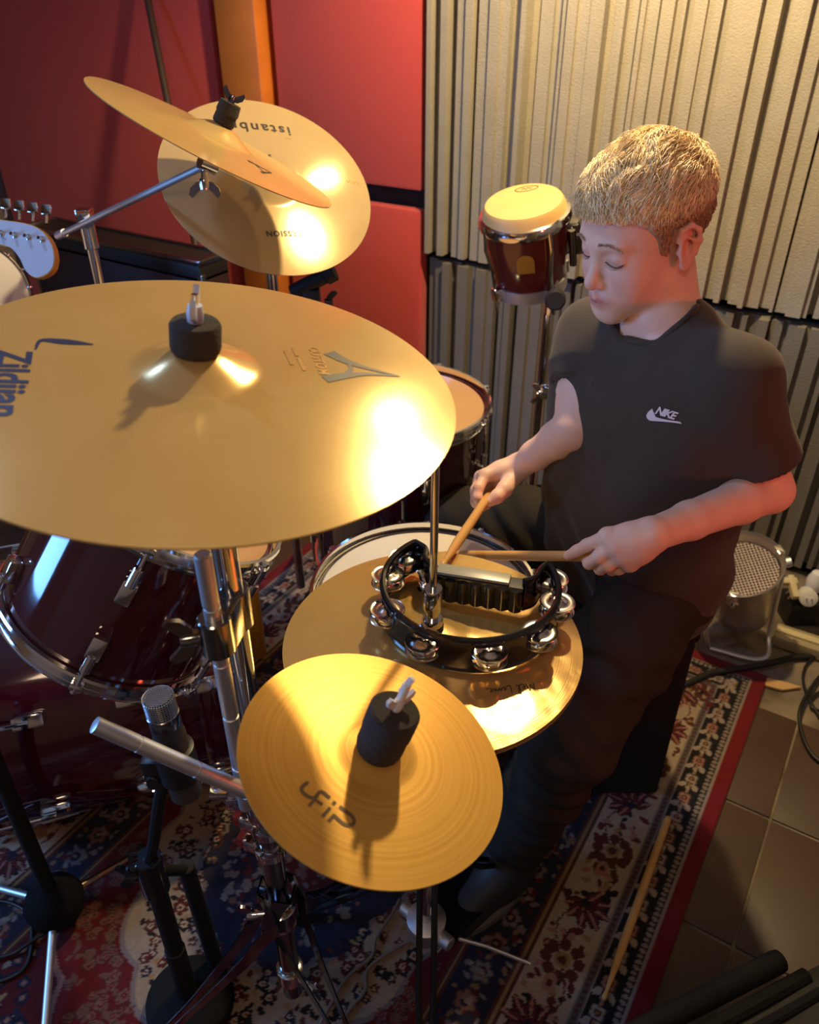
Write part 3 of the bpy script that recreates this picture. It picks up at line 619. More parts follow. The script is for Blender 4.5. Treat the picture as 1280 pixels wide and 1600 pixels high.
# ------------------------------------------------------------------ bongos on the wall side
bax = nrm((-.05, -.2662, .9626)); bc = V3(-.7198, 1.5971, 1.0108)
wine = mat('wine_lacquer', (.09, .012, .008), .2, coat=.6, noise=.2, nscale=5)
def bongo(c, R, label, badge):
    M = frame(c, bax, RT); t = thing('bongo', label, 'bongo drum', M, 'pair of bongos')
    ob('shell', lathe([(R*.86, -.16), (R*.90, -.12), (R*.97, -.06), (R*.95, -.004), (R*.6, -.004)], 48), wine, t)
    ob('bottom_ring', lathe([(R*.82, -.185), (R*.88, -.185), (R*.89, -.158), (R*.82, -.158)], 48), steel, t)
    ob('drumhead', lathe([(0, .012), (R*.80, .012), (R*.88, .011), (R*.93, .004), (R*.99, -.014), (R*.9, -.016)], 56), hide, t)
    ob('rim', lathe([(R*.93, -.030), (R*1.06, -.032), (R*1.09, -.022), (R*1.05, -.012), (R*.97, -.010)], 56, closed=True), chrome, t)
    for k in range(4):
        a = .45+k*PI/2; Z = Matrix.Rotation(a, 4, 'Z')
        l = ob('lug', xf(J(tube([(R*1.06, 0, -.025), (R*1.10, 0, -.06), (R*.99, 0, -.11), (R*.98, 0, -.17)], .004, 8), box(.018, .022, .03, (R*.96, 0, -.17), .004)), Z), chrome, t)
        ob('tension_rod', xf(rod((R*.99, 0, -.16), (R*.99, 0, -.215), .004, 8), Z), chrome, l)
    if badge:
        bdg = []
        poly = [(-.018, -.02), (.018, -.02), (.018, .006)]+[(.018*math.cos(q), .006+.016*math.sin(q)) for q in np.linspace(.15, PI-.15, 8)]+[(-.018, .006)]
        th = -PI/2-.14; V = []
        v, f = prism(poly, 0, .0015); W = []
        for x, y, z in v:
            a = th+x/(R*.97); rr = R*(.965+.008)+z; W.append((rr*math.cos(a), rr*math.sin(a), -.085+y))
        ob('badge', (np.array(W), f), mat('gold_badge', (.50, .28, .04), .35, .6), t)
        ov = J(ribbon([(.024*math.cos(a), .011*math.sin(a)) for a in np.linspace(0, 2*PI, 30)], .0022), ribbon(spline([(-.011, -.003), (-.006, .004), (-.002, -.003), (.003, .004), (.008, -.002), (.012, .002)], 5), .0018)); ob('head_print', xf(ov, Matrix.Translation((.012, R*.58, .0127))), mat('brown_ink', (.10, .055, .03), .6), t)
    return t, M
b1, bM = bongo(bc, .090, 'bongo drum with gold badge and tan head behind the boy', True)
b2c = bc+np.array(bM.to_3x3() @ Vector((.225, .03, 0)))
bongo(b2c, .100, 'larger bongo drum mostly hidden behind the head of the boy', False)
bs = thing('bongo_stand', 'chrome stand and centre block joining the two bongos', 'stand', (0, 0, 0))
mid = (bc+b2c)/2
ob('centre_block', xf(J(box(.042, .05, .07, (-.006, 0, -.09), .006), rod((-.02, -.035, -.06), (-.02, -.035, -.14), .008), rod((.0, -.03, -.05), (.0, -.055, -.055), .007)), frame(mid, bax, RT)), dkchrome, bs)
kx = at(868, 468, 1.70); ob('rubber_knob', xf(lathe([(0, -.014), (.018, -.014), (.022, -.008), (.022, .008), (.018, .014), (0, .014)], 24), frame(kx, nrm(CP-kx+V3(0, 0, -.3)))), rubber, bs)
ob('clamp', J(rod(kx, kx+FW*.06+RT*.01, .006), rod(kx+FW*.05+UP*.03, kx+FW*.05-UP*.05, .012)), chrome, bs)
ft = kx+FW*.06; ob('pole', J(rod((ft[0], ft[1], .12), (ft[0], ft[1], ft[2]+.08), .0125), rod(V3(ft[0], ft[1], ft[2]+.07), mid-bax*.11, .008)), chrome, bs)
for k in range(3):
    a = .3+k*2*PI/3; d = V3(math.cos(a), math.sin(a), 0); ob('leg', tube([V3(ft[0], ft[1], .45)+d*.014, V3(ft[0], ft[1], .2)+d*.13, V3(ft[0], ft[1], .012)+d*.2], .008, 8), chrome, bs)
# wall-side stand glimpsed behind the right arm
gs = thing('percussion_clamp', 'small chrome clamp glimpsed behind the right arm of the boy', 'clamp', (0, 0, 0))
g1, g2 = at(856, 612, 1.62), at(866, 752, 1.66)
ob('clamp_body', J(xf(box(.03, .02, .025, bev=.004), frame(g1, UP, RT)), xf(wingnut(1.1), frame(g1-RT*.016-UP*.004, -RT, UP))), chrome, gs)
ob('pole', J(rod((g1[0]+.01, g1[1]+.02, .0), (g1[0]+.01, g1[1]+.02, g1[2]+.02), .010)), chrome, gs)
ob('wing_bolt', J(xf(wingnut(1.6), frame(g2, nrm(CP-g2), RT+UP*.5)), rod(g2, V3(g1[0]+.01, g1[1]+.02, g2[2]), .007), rod(g2+RT*.03-UP*.004, g2-RT*.05-UP*.03, .006)), chrome, gs)

# ------------------------------------------------------------------ boom stand of the tilted crash, stand of the lettered cymbal
uc, un = upc[2], upc[3]
q1, q0 = at(135, 346, 1.66), at(92, 368, 1.72); q2 = uc-un*.035
us = thing('boom_stand', 'chrome boom stand carrying the tilted crash cymbal at upper left', 'cymbal stand', (q1[0], q1[1], 0))
o_ = V3(q1[0], q1[1], 0)
ob('boom_arm', J(rod(q0-o_, q2-o_, .0062), rod(q0-o_-nrm(q2-q0)*.004, q0-o_+nrm(q2-q0)*.03, .009)), steel, us)
ob('pole', rod((0, 0, .1), (0, 0, q1[2]-.03), .0105), chrome, us)
ob('boom_tilter', J(rod(V3(-.0, 0, q1[2]-.055), V3(0, 0, q1[2]-.005), .015), xf(lathe([(0, -.016), (.016, -.016), (.017, 0), (.016, .016), (0, .016)], 20), frame((0, 0, q1[2]+.002), nrm(CP-q1))), xf(box(.03, .03, .02, bev=.004), frame((0, 0, q1[2]+.016), UP, RT))), chrome, us)
ob('cymbal_tilter', J(rod(q2-o_, uc-o_-un*.006, .008), xf(lathe([(0, -.014), (.011, -.014), (.012, .014), (0, .014)], 16), frame(q2-o_, nrm(np.cross(un, q2-q0)))), rod(uc-o_, uc-o_+un*.062, .003)), chrome, us)
tw = q2-o_-nrm(q2-q0)*.012; ob('wing_bolt', J(xf(wingnut(1.3), frame(tw-UP*.026+FW*-.01, nrm(-UP-FW*.3), RT)), rod(tw, tw-UP*.022-FW*.01, .005)), chrome, us)
ob('felt_washer', xf(lathe([(.004, 0), (.0165, 0), (.0175, .004), (.0165, .016), (.018, .018), (.0165, .034), (.004, .034)], 24), frame(uc-o_+un*.031, un)), felt, us)
ob('wing_nut', xf(wingnut(.9), frame(uc-o_+un*.071, un, RT)), dkchrome, us)
for k in range(3):
    a = .8+k*2*PI/3; d = V3(math.cos(a), math.sin(a), 0); ob('leg', tube([d*.012+UP*.36, d*.1+UP*.18, d*.27+UP*.012], .008, 8), chrome, us)
ic, inn = ist[2], ist[3]
i0 = ic-inn*.045; rs = thing('ride_stand', 'stand hidden behind the upside-down lettered cymbal', 'cymbal stand', (i0[0], i0[1], 0)); o_ = V3(i0[0], i0[1], 0)
ob('pole', J(rod((0, 0, .08), (0, 0, i0[2]), .0115)), chrome, rs); ob('cymbal_tilter', J(rod(i0-o_, ic-o_-inn*.004, .008), rod(ic-o_, ic-o_+inn*.055, .003)), chrome, rs)
ob('felt_washer', xf(lathe([(.004, 0), (.016, 0), (.0165, .016), (.004, .016)], 20), frame(ic-o_+inn*.032, inn)), felt, rs); ob('wing_nut', xf(wingnut(.8), frame(ic-o_+inn*.054, inn)), chrome, rs)
for k in range(3):
    a = .2+k*2*PI/3; d = V3(math.cos(a), math.sin(a), 0); ob('leg', tube([d*.012+UP*.36, d*.1+UP*.18, d*.25+UP*.012], .008, 8), chrome, rs)
# black clip microphone under the lettered cymbal
c0 = at(486, 446, 1.66)
cm = thing('drum_microphone', 'small black clip microphone just below the upside-down lettered cymbal', 'microphone', c0)
ob('body', J(rod(RT*-.04-UP*.015, RT*.03+UP*.02, .016), rod(RT*.03+UP*.02, RT*.05+UP*.03, .02)), blackmt, cm)
ob('clip', J(xf(box(.035, .03, .05, bev=.005), frame(RT*-.0-UP*.03, UP, RT)), xf(wingnut(1.2), frame(RT*.035-UP*.035, RT, UP))), blackpl, cm)
ob('gooseneck', tube(spline([V3(0, 0, -.05), V3(.0, .03, -.14), V3(-.02, .05, -.3), V3(-.02, .03, -c0[2]+.34)], 6), .007, 8), blackmt, cm)
ob('base', mv(lathe([(0, 0), (.08, 0), (.08, .015), (.02, .03), (.01, .34), (0, .34)], 24), -.02, .03, -c0[2]+.0), blackmt, cm)
# guitar, white drum, case and leaning pole at the left
hc = at(86, 392, 1.38)
gx = nrm(-RT+FW*.15-UP*.03)     # towards the body, to the left
gz = nrm(-FW*.86+UP*.5); gz = nrm(gz-gx*(gz@gx)); gM = frame(hc, gz, gx)
gt = thing('electric_guitar', 'electric guitar with pale headstock and maple edge at the left edge', 'guitar', gM)
hp_ = spline([(0, -.012), (.004, .006), (.016, .026), (.035, .040), (.06, .047), (.10, .052), (.155, .060), (.172, .046), (.19, .024), (.23, .021), (.23, -.022), (.19, -.024), (.160, -.018), (.135, .0), (.112, .010), (.085, .006), (.066, -.012), (.052, -.036), (.034, -.046), (.014, -.040), (.003, -.028), (0, -.012)], 4)[:-1]
def flipy(P): return [(x, -y) for x, y in P]
# gM y axis = z cross x; choose the sign that points up in the room
sy = 1 if np.cross(gz, gx) @ UP > 0 else -1
def G(P): P = [(x, sy*y) for x, y in P]; return P if sy > 0 else P[::-1]
maple = mat('maple_edge', (.80, .36, .05), .35, coat=.4, noise=.1, nscale=8)
ob('headstock', prism(G(hp_), -.014, -.0012), maple, gt, smooth=40)
ob('headstock_face', prism(G([(x*.985+.0015, y*.975) for x, y in hp_]), -.0012, .0), mat('pale_headstock_face', (.55, .54, .56), .3, coat=.5), gt, smooth=0)
ob('neck', mv(prism(G([(.22, -.021), (.22, .021), (.78, .027), (.78, -.027)]), -.020, .003), 0, 0, 0), maple, gt)
for k in range(6):
    x = .020+.0255*k; y = .041+.0033*k
    ob('tuner_post', J(lathe([(0, .0), (.0055, 0), (.0055, .0015), (.003, .003), (.003, .012), (0, .012)], 14)), chrome, gt, loc=(x+.004, sy*(y-.022), 0))
    ob('tuning_peg', xf(J(rod((0, .004, 0), (0, .018, 0), .0028, 8), box(.0165, .017, .0075, (0, .027, 0), .002)), Matrix.Translation((x+.004, sy*(y+.004), -.010)) @ Matrix.Diagonal((1, sy, 1, 1))), chrome, gt)
ob('logo', J(ribbon(spline([(x, sy*y) for x, y in ((.150, .012), (.130, .022), (.118, .016), (.105, .024), (.092, .018))], 5), .0028, .0006)), mat('grey_script', (.32, .33, .38), .4), gt)
body = spline([(.76, -.05), (.80, -.10), (.88, -.14), (.98, -.10), (1.08, -.16), (1.18, -.12), (1.20, 0), (1.17, .13), (1.06, .16), (.97, .11), (.88, .15), (.78, .12), (.80, .05), (.76, -.05)], 3)[:-1]
ob('body', prism(G(body), -.035, .01), mat('sunburst', (.3, .08, .02), .2, coat=.6), gt, smooth=40)
gst = thing('guitar_stand', 'black stand holding the guitar beyond the left edge', 'stand', tuple((hc+gx*.98)*V3(1, 1, 0)))
zt_ = (hc+gx*.98)[2]; ob('post', J(rod((0, 0, .01), (0, 0, zt_-.05), .015), rod((0, -.15, zt_-.17), (0, .15, zt_-.17), .012)), blackmt, gst); ob('base', lathe([(0, 0), (.18, 0), (.17, .02), (.02, .03), (0, .03)], 24), blackmt, gst)
wc = at(-48, 468, 1.72); wn_ = nrm(CP-wc); wn_ = nrm(wn_+RT*.25-UP*.15)
wd = thing('banjo', 'round white drumhead with small metal hooks at its rim, under the guitar', 'banjo', frame(wc, wn_, UP))
ob('drumhead', lathe([(0, .002), (.118, .002), (.122, 0)], 56), whitepl, wd); ob('shell', lathe([(.112, -.06), (.124, -.06), (.124, -.002), (.112, -.002)], 56, closed=True), orangewood, wd)
ob('tension_hoop', ring(.124, .0035, 64, 8), chrome, wd)
for k in range(20):
    a = k*2*PI/20; ob('hook', xf(J(box(.010, .007, .012, (.127, 0, -.002), .002), rod((.128, 0, -.05), (.128, 0, .002), .002, 8)), Matrix.Rotation(a, 4, 'Z')), chrome, wd)
ob('neck_stub', mv(rod((.1, 0, -.03), (-.1, 0, -.03), .01), 0, 0, 0), orangewood, wd)
ob('leg_rest', J(rod((-.08, .0, -.05), tuple(np.array((np.array(frame(wc, wn_, UP).inverted()) @ np.append(V3(wc[0], wc[1]+.03, .01), 1))[:3])), .012)), blackmt, wd)
cs = thing('flight_case', 'dark shallow flight case with a metal trimmed top edge below the tilted crash', 'case', (-1.80, 1.44, 0))
ob('body', box(.66, .10, .78, (0, 0, .405), .006), mat('maroon_black_laminate', (.030, .010, .012), .5, noise=.2), cs)
ob('lid', box(.66, .10, .05, (0, 0, .804), .004), mat('black_laminate', (.014, .012, .012), .45), cs)
for y in (-.048, .048): ob('edge_trim', box(.664, .012, .014, (0, y, .828), .003), dkchrome, cs)
for x in (-.328, .328): ob('edge_trim', box(.012, .104, .014, (x, 0, .828), .003), dkchrome, cs); ob('corner_post', box(.016, .016, .79, (x, -.044, .405), .003), dkchrome, cs)
ob('handle', J(box(.14, .012, .05, (-.05, -.054, .58), .004), tube([(-.10, -.062, .58), (-.09, -.08, .57), (0, -.08, .57), (.0, -.062, .58)], .007, 8)), blackpl, cs)
p0, p1 = V3(-2.26, 2.08, 1.399), V3(-2.092, 1.95, 1.033); pdir = nrm(p1-p0); pe = p0+pdir*(p0[2]/-pdir[2])
lp = thing('leaning_pole', 'thin dark pole leaning before the red panels at upper left', 'pole', tuple(pe))
ob('shaft', rod(V3(0, 0, .01), p0-pdir*.05-pe, .011), mat('dark_brown_pole', (.06, .035, .025), .5), lp); ob('ferrule', rod(V3(0, 0, .006), -pdir*.05, .014), blackpl, lp)

# ------------------------------------------------------------------ microphones and their stands
mb = atz(300, 1573, 0); mx, my = mb[0], mb[1]
ms = thing('microphone_stand', 'black microphone stand with round weighted base, nearer and right of the two', 'microphone stand', (mx, my, RUGZ))
ob('base', lathe([(0, 0), (.066, 0), (.07, .006), (.068, .024), (.055, .036), (.022, .042), (0, .042)], 40), mat('cast_iron', (.008, .0075, .007), .85, spec=.15, bump=.3, bscale=200), ms)
ob('pole', J(rod((0, 0, .03), (0, 0, .34), .0135), rod((0, 0, .03), (0, 0, .17), .0155)), blackmt, ms)
mtop = at(218, 1292, .985)-V3(mx, my, RUGZ)
ob('height_clamp', J(rod((0, 0, .325), (0, 0, .40), .019), xf(lathe([(0, -.006), (.017, -.006), (.019, 0), (.017, .006), (0, .006)], 20), frame((-.020*RT[0], -.020*RT[1], .385), nrm(-RT-FW*.4))), xf(wingnut(1.2), frame((-.03*RT[0], -.03*RT[1], .355), -RT, UP))), blackgl, ms)
ma, mbt = at(246, 1088, .89), at(292, 1240, .985)
ob('boom', tube(spline([V3(0, 0, .395), V3(.012, .006, .43), at(250, 1245, .985)-V3(mx, my, RUGZ), at(262, 1205, .962)-V3(mx, my, RUGZ)], 6), .008, 10), blackmt, ms)
ob('second_pole', J(rod(RT*.035+FW*.05+UP*.0, RT*.028+FW*.045+UP*.31, .0125), rod(RT*.028+FW*.045+UP*.30, V3(0, 0, .37), .008)), blackmt, ms)
mdir = nrm(ma-mbt)
mic = thing('microphone', 'black condenser microphone with silver mesh head in a clip below the rack tom', 'microphone', frame(mbt, mdir, RT))
Lm = np.linalg.norm(ma-mbt)
ob('body', lathe([(0, 0), (.0165, 0), (.019, .003), (.019, Lm-.062), (.0175, Lm-.058), (.0178, Lm-.042)], 32), mat('dark_grey_enamel', (.045, .036, .030), .4, noise=.1), mic)
ob('collar', lathe([(.0178, Lm-.044), (.0188, Lm-.042), (.0185, Lm-.026), (.0172, Lm-.025)], 32), dkchrome, mic)
gv = J(*[ring(.0172-.0000*k, .00045, 28, 5, Lm-.025+.003*k) for k in range(9)], *[tube([(.0172*math.cos(a), .0172*math.sin(a), Lm-.026), (.0172*math.cos(a), .0172*math.sin(a), Lm-.002), (.0150*math.cos(a), .0150*math.sin(a), Lm)], .00045, 5) for a in np.linspace(0, 2*PI, 36, endpoint=False)],
       *[tube([(x, -math.sqrt(max(.0152**2-x*x, 1e-8)), Lm), (x, math.sqrt(max(.0152**2-x*x, 1e-8)), Lm)], .0005, 5) for x in np.linspace(-.0145, .0145, 14)], *[tube([(-math.sqrt(max(.0152**2-x*x, 1e-8)), x, Lm+.0003), (math.sqrt(max(.0152**2-x*x, 1e-8)), x, Lm+.0003)], .0005, 5) for x in np.linspace(-.0145, .0145, 14)])
gr_ = ob('grille', gv, mat('silver_mesh', (.5, .5, .52), .35, 1.), mic); gr_['label'] = 'silver mesh head'
ob('capsule', lathe([(0, Lm-.003), (.0145, Lm-.003), (.0162, Lm-.006), (.0162, Lm-.024), (0, Lm-.024)], 28), blackmt, mic)
clipz = .060
ob('clip', J(lathe([(.0185, clipz-.026), (.0235, clipz-.024), (.0238, clipz+.024), (.0185, clipz+.026)], 28), xf(box(.022, .022, .05, (0, 0, 0), .005), Matrix.Translation((-.030, 0, clipz-.015))), rod((-.03, -.014, clipz-.02), (-.03, .014, clipz-.02), .008)), blackpl, mic)
bb = atz(86, 1412, .06); bx, by = bb[0], bb[1]
m2 = thing('microphone_stand', 'black tripod microphone stand with chrome legs at the lower left corner', 'microphone stand', (bx, by, 0))
ob('pole', rod((0, 0, .05), (0, 0, .50), .0125), blackmt, m2)
ob('hub', lathe([(0, .03), (.03, .03), (.046, .045), (.05, .07), (.042, .09), (.02, .105), (.0125, .11)], 28), mat('black_hub', (.008, .007, .007), .9, spec=.1), m2)
for (px_, py_, mm) in ((68, 1640, steel), (-60, 1372, steel), (215, 1332, mat('brassy_steel', (.75, .62, .36), .25, 1.))):
    e = atz(px_, py_, RUGZ+.008)-V3(bx, by, 0); d = nrm(e*V3(1, 1, 0)); lg = ob('leg', rod(d*.035+UP*.055, e, .0065), mm, m2); ob('rubber_foot', rod(e-d*.02-UP*-.002, e+d*.012, .010), rubber, lg)
ob('boom', rod((0, 0, .5), at(-60, 1080, 1.25)-V3(bx, by, 0), .009), blackmt, m2); ob('boom_clutch', lathe([(0, .48), (.02, .48), (.022, .50), (.02, .52), (0, .52)], 20), blackpl, m2)

# ------------------------------------------------------------------ stage lamp, plugs, cords, bag at the right
pn = nrm((-.1531, -.3426, .9269)); pc = V3(-.1434, 1.683, .2646)
alu = mat('cast_aluminium', (.56, .50, .44), .38, .85, noise=.08, nscale=12)
pr_ = thing('stage_lamp', 'silver stage lamp can standing face up on the floor with honeycomb grille', 'lamp', frame(pc, pn, RT))
ob('can', lathe([(0, -.205), (.055, -.205), (.064, -.195), (.070, -.15), (.086, -.05), (.092, -.01), (.097, 0), (.0985, .003), (.096, .005), (.0915, .0), (.086, -.045), (.084, -.05), (0, -.052)], 64), alu, pr_)
hcv = []
nb = 22
for k in range(-nb, nb+1):
    x = k*.0075; L = math.sqrt(max(.084**2-x*x, 0))
    if L > .006:
        hcv.append(box(.0016, 2*L, .022, (x, 0, -.036))); hcv.append(box(2*L, .0016, .022, (0, x, -.0365)))
ob('honeycomb_grille', J(*hcv), mat('beige_grille', (.50, .40, .32), .5), pr_, smooth=0, kind='stuff')
for a in (-2.0, .15, 1.9): ob('clip', xf(J(box(.004, .026, .03, (.0975, 0, -.014), .001), box(.014, .026, .003, (.0935, 0, .0055), .001), rod((.098, 0, -.03), (.103, 0, -.03), .005, 10)), Matrix.Rotation(a, 4, 'Z')), chrome, pr_)
yk = frame(pc, pn, RT).inverted()
def yl(p): return np.array(yk @ Vector(p))
yw = [pc+RT*.105-UP*.03-FW*.005, atz(1203, 985, .06), atz(1192, 1030, .012), atz(1130, 1003, .012), pc-RT*.105-UP*.03]
yw[3] = atz(1108, 1012, .012)
ob('yoke', J(tube([yl(p) for p in spline(yw[:4], 6)], .006, 8), rod((.094, 0, -.03), (.114, 0, -.03), .012, 16), rod((-.094, 0, -.03), (-.114, 0, -.03), .012, 16), tube([yl(yw[3]), (-.100, -.03, -.12), (-.105, 0, -.03)], .006, 8)), steel, pr_)
ob('cable_gland', rod((0, .02, -.205), (.01, .06, -.225), .012), blackpl, pr_)
pb = atz(1250, 972, 0.0)
bx2 = thing('power_box', 'black power box on the floor holding white plugs at the right edge', 'power strip', frame((pb[0]+.02, pb[1]+.035, 0), UP, RT))
ob('body', box(.16, .075, .07, (0, 0, .036), .008), blackpl, bx2); ob('socket_plate', box(.12, .05, .004, (0, 0, .072), .001), blackmt, bx2)
a1_ = thing('plug_adapter', 'cream cross shaped plug adapter left of the round white one', 'plug', frame(atz(1238, 915, .115), nrm(UP-FW*.5), RT), 'plugs at the right edge')
ob('body', J(box(.016, .062, .02, (0, -.004, 0), .004), box(.044, .017, .018, (-.008, .012, 0), .004)), cream, a1_); ob('pins', J(rod((0, -.02, -.01), (0, -.02, -.035), .0025), rod((.0, -.005, -.01), (0, -.005, -.035), .0025)), steel, a1_)
a2_ = thing('plug', 'round white plug with dark face at the right edge', 'plug', frame(atz(1262, 932, .105), nrm(-FW-RT*.3+UP*.4), RT), 'plugs at the right edge')
ob('body', lathe([(0, -.03), (.018, -.03), (.021, -.02), (.022, .0), (.0215, .018), (.018, .02)], 28), whitepl, a2_); ob('face', lathe([(0, .012), (.0165, .012), (.018, .0195), (.0155, .020), (0, .0135)], 24), blackgl, a2_); ob('pins', J(rod((-.006, 0, .01), (-.006, 0, .026), .0022), rod((.006, 0, .01), (.006, 0, .026), .0022)), chrome, a2_)
a3_ = thing('plug', 'white plug behind the dark-faced round one at the right edge', 'plug', frame(atz(1276, 905, .12), UP, RT), 'plugs at the right edge')
ob('body', lathe([(0, -.03), (.02, -.03), (.022, .0), (.014, .02), (0, .022)], 24), whitepl, a3_); ob('cord_neck', rod((0, 0, .018), (.03, .01, .03), .006), whitepl, a3_)
def cord(label, pts, r, m, group='cables on the floor'):
    o = ob('cable', tube(spline(pts, 8), r, 8), m, smooth=180); return tag(o, label, 'cable', group)
cb = mat('black_cable', (.014, .012, .010), .45)
cord('thick black cable looping along the right edge over the brown tiles', [atz(x, y, z) for x, y, z in ((1330, 1205, .006), (1285, 1192, .006), (1262, 1168, .006), (1250, 1130, .010), (1252, 1105, .016), (1268, 1075, .012), (1290, 1050, .006), (1330, 1035, .006))], .0045, cb)
cord('second black cable crossing the thick loop at the right edge', [atz(x, y, z) for x, y, z in ((1300, 1140, .005), (1283, 1122, .006), (1268, 1098, .007), (1257, 1072, .006), (1256, 1050, .005), (1268, 1030, .005), (1300, 1015, .005))], .0032, cb)
cord('small black cable loop touching the right edge above the tile joint', [atz(x, y, z) for x, y, z in ((1310, 1078, .005), (1285, 1080, .005), (1268, 1092, .005), (1272, 1108, .005), (1310, 1112, .005))], .0034, cb)
cord('flat black lead running from the stool past the stage lamp to the right edge', [atz(x, y, z) for x, y, z in ((1030, 1078, .010), (1075, 1068, .010), (1110, 1052, .012), (1160, 1044, .012), (1205, 1036, .008), (1240, 1028, .006), (1300, 1024, .006))], .008, cb)
cord('black cable curling over the rug at the lower left corner', [atz(x, y, RUGZ+.004) for x, y in ((-20, 1405), (20, 1412), (45, 1430), (50, 1470), (40, 1510), (10, 1530), (-30, 1540))], .0035, cb)
cord('second black cable crossing the curl at the lower left corner', [atz(x, y, RUGZ+.008) for x, y in ((-20, 1500), (20, 1490), (50, 1470), (75, 1455), (120, 1430))], .0035, cb)
cord('thin grey cable zigzagging on the rug below the splash cymbal', [atz(x, y, RUGZ+.004) for x, y in ((520, 1620), (545, 1580), (570, 1548), (572, 1520), (590, 1500), (625, 1478), (660, 1462))], .0032, mat('grey_cable', (.16, .13, .11), .5))
cord('second thin grey cable beside the zigzag below the splash cymbal', [atz(x, y, RUGZ+.004) for x, y in ((500, 1600), (540, 1530), (580, 1495), (588, 1465), (612, 1430), (625, 1405))], .0030, mat('grey_cable', (.16, .13, .11), .5))
shp = [atz(1168, 1052, 0), atz(1200, 1062, 0), atz(1228, 1068, 0), atz(1253, 1076, 0), atz(1222, 1080, 0), atz(1198, 1074, 0)]
sv = ob('wood_splinter', prism([(p[0], p[1]) for p in shp], .0, .0052), mat('raw_pine', (.62, .36, .14), .6, noise=.2, nscale=30)); tag(sv, 'strip of bare orange wood on the tiles at the far rug corner', 'wood strip')
f1, f2 = atz(1232, 990, .03), atz(1300, 1012, .03)
cp2 = thing('floor_box', 'low cream trimmed box lying on the floor at the right edge', 'box', frame((f1+f2)/2*V3(1, 1, 0), UP, f2-f1))
ob('body', box(.26, .06, .03, (.05, 0, .016), .004), mat('grimy_cream', (.36, .29, .17), .6, noise=.3), cp2); ob('top_lip', box(.255, .02, .008, (.05, .0, .034), .002), cream, cp2)
# black padded bag at the lower right corner
gA, gB = at(1000, 1625, .93), at(1228, 1484, .97)
gd_ = nrm((gB-gA)*V3(1, 1, 0)); gs_ = V3(gd_[1], -gd_[0], 0); gp = (gA+gB)/2
bag = thing('padded_bag', 'black padded gig bag with rolled piped edge at the lower right corner', 'bag', frame(gp*V3(1, 1, 0), UP, gd_))
Lb = np.linalg.norm((gB-gA)*V3(1, 1, 0)); zt = gp[2]
nyl = mat('black_nylon', (.009, .008, .007), .8, spec=.12, noise=.3, nscale=50, bump=.5, bscale=300)
nyl2 = mat('grey_nylon', (.040, .038, .034), .85, spec=.12, noise=.2, nscale=60, bump=.4, bscale=500)
ob('rolled_edge', J(rod((-Lb/2-.15, 0, zt), (Lb/2-.005, 0, zt), .0135, 20), rod((Lb/2-.008, 0, zt), (Lb/2, 0, zt), .0128, 20)), nyl, bag)
ob('side_panel', box(Lb+.30, .36, zt-.024, (.02, -.20, zt/2), .02), nyl2, bag)
for y, z, r_ in ((-.024, .004, .010), (-.046, .006, .007), (-.088, .006, .005), (-.15, .006, .006)): ob('piping', tube(spline([(-Lb/2-.15, y, zt-.012+z*.6), (0, y-.002, zt-.010+z*.6), (Lb/2+.02, y, zt-.012+z*.6)], 6), r_, 10), nyl, bag)
ob('top_flap', box(Lb+.24, .11, .008, (.03, -.075, zt-.010), .003), nyl2, bag)

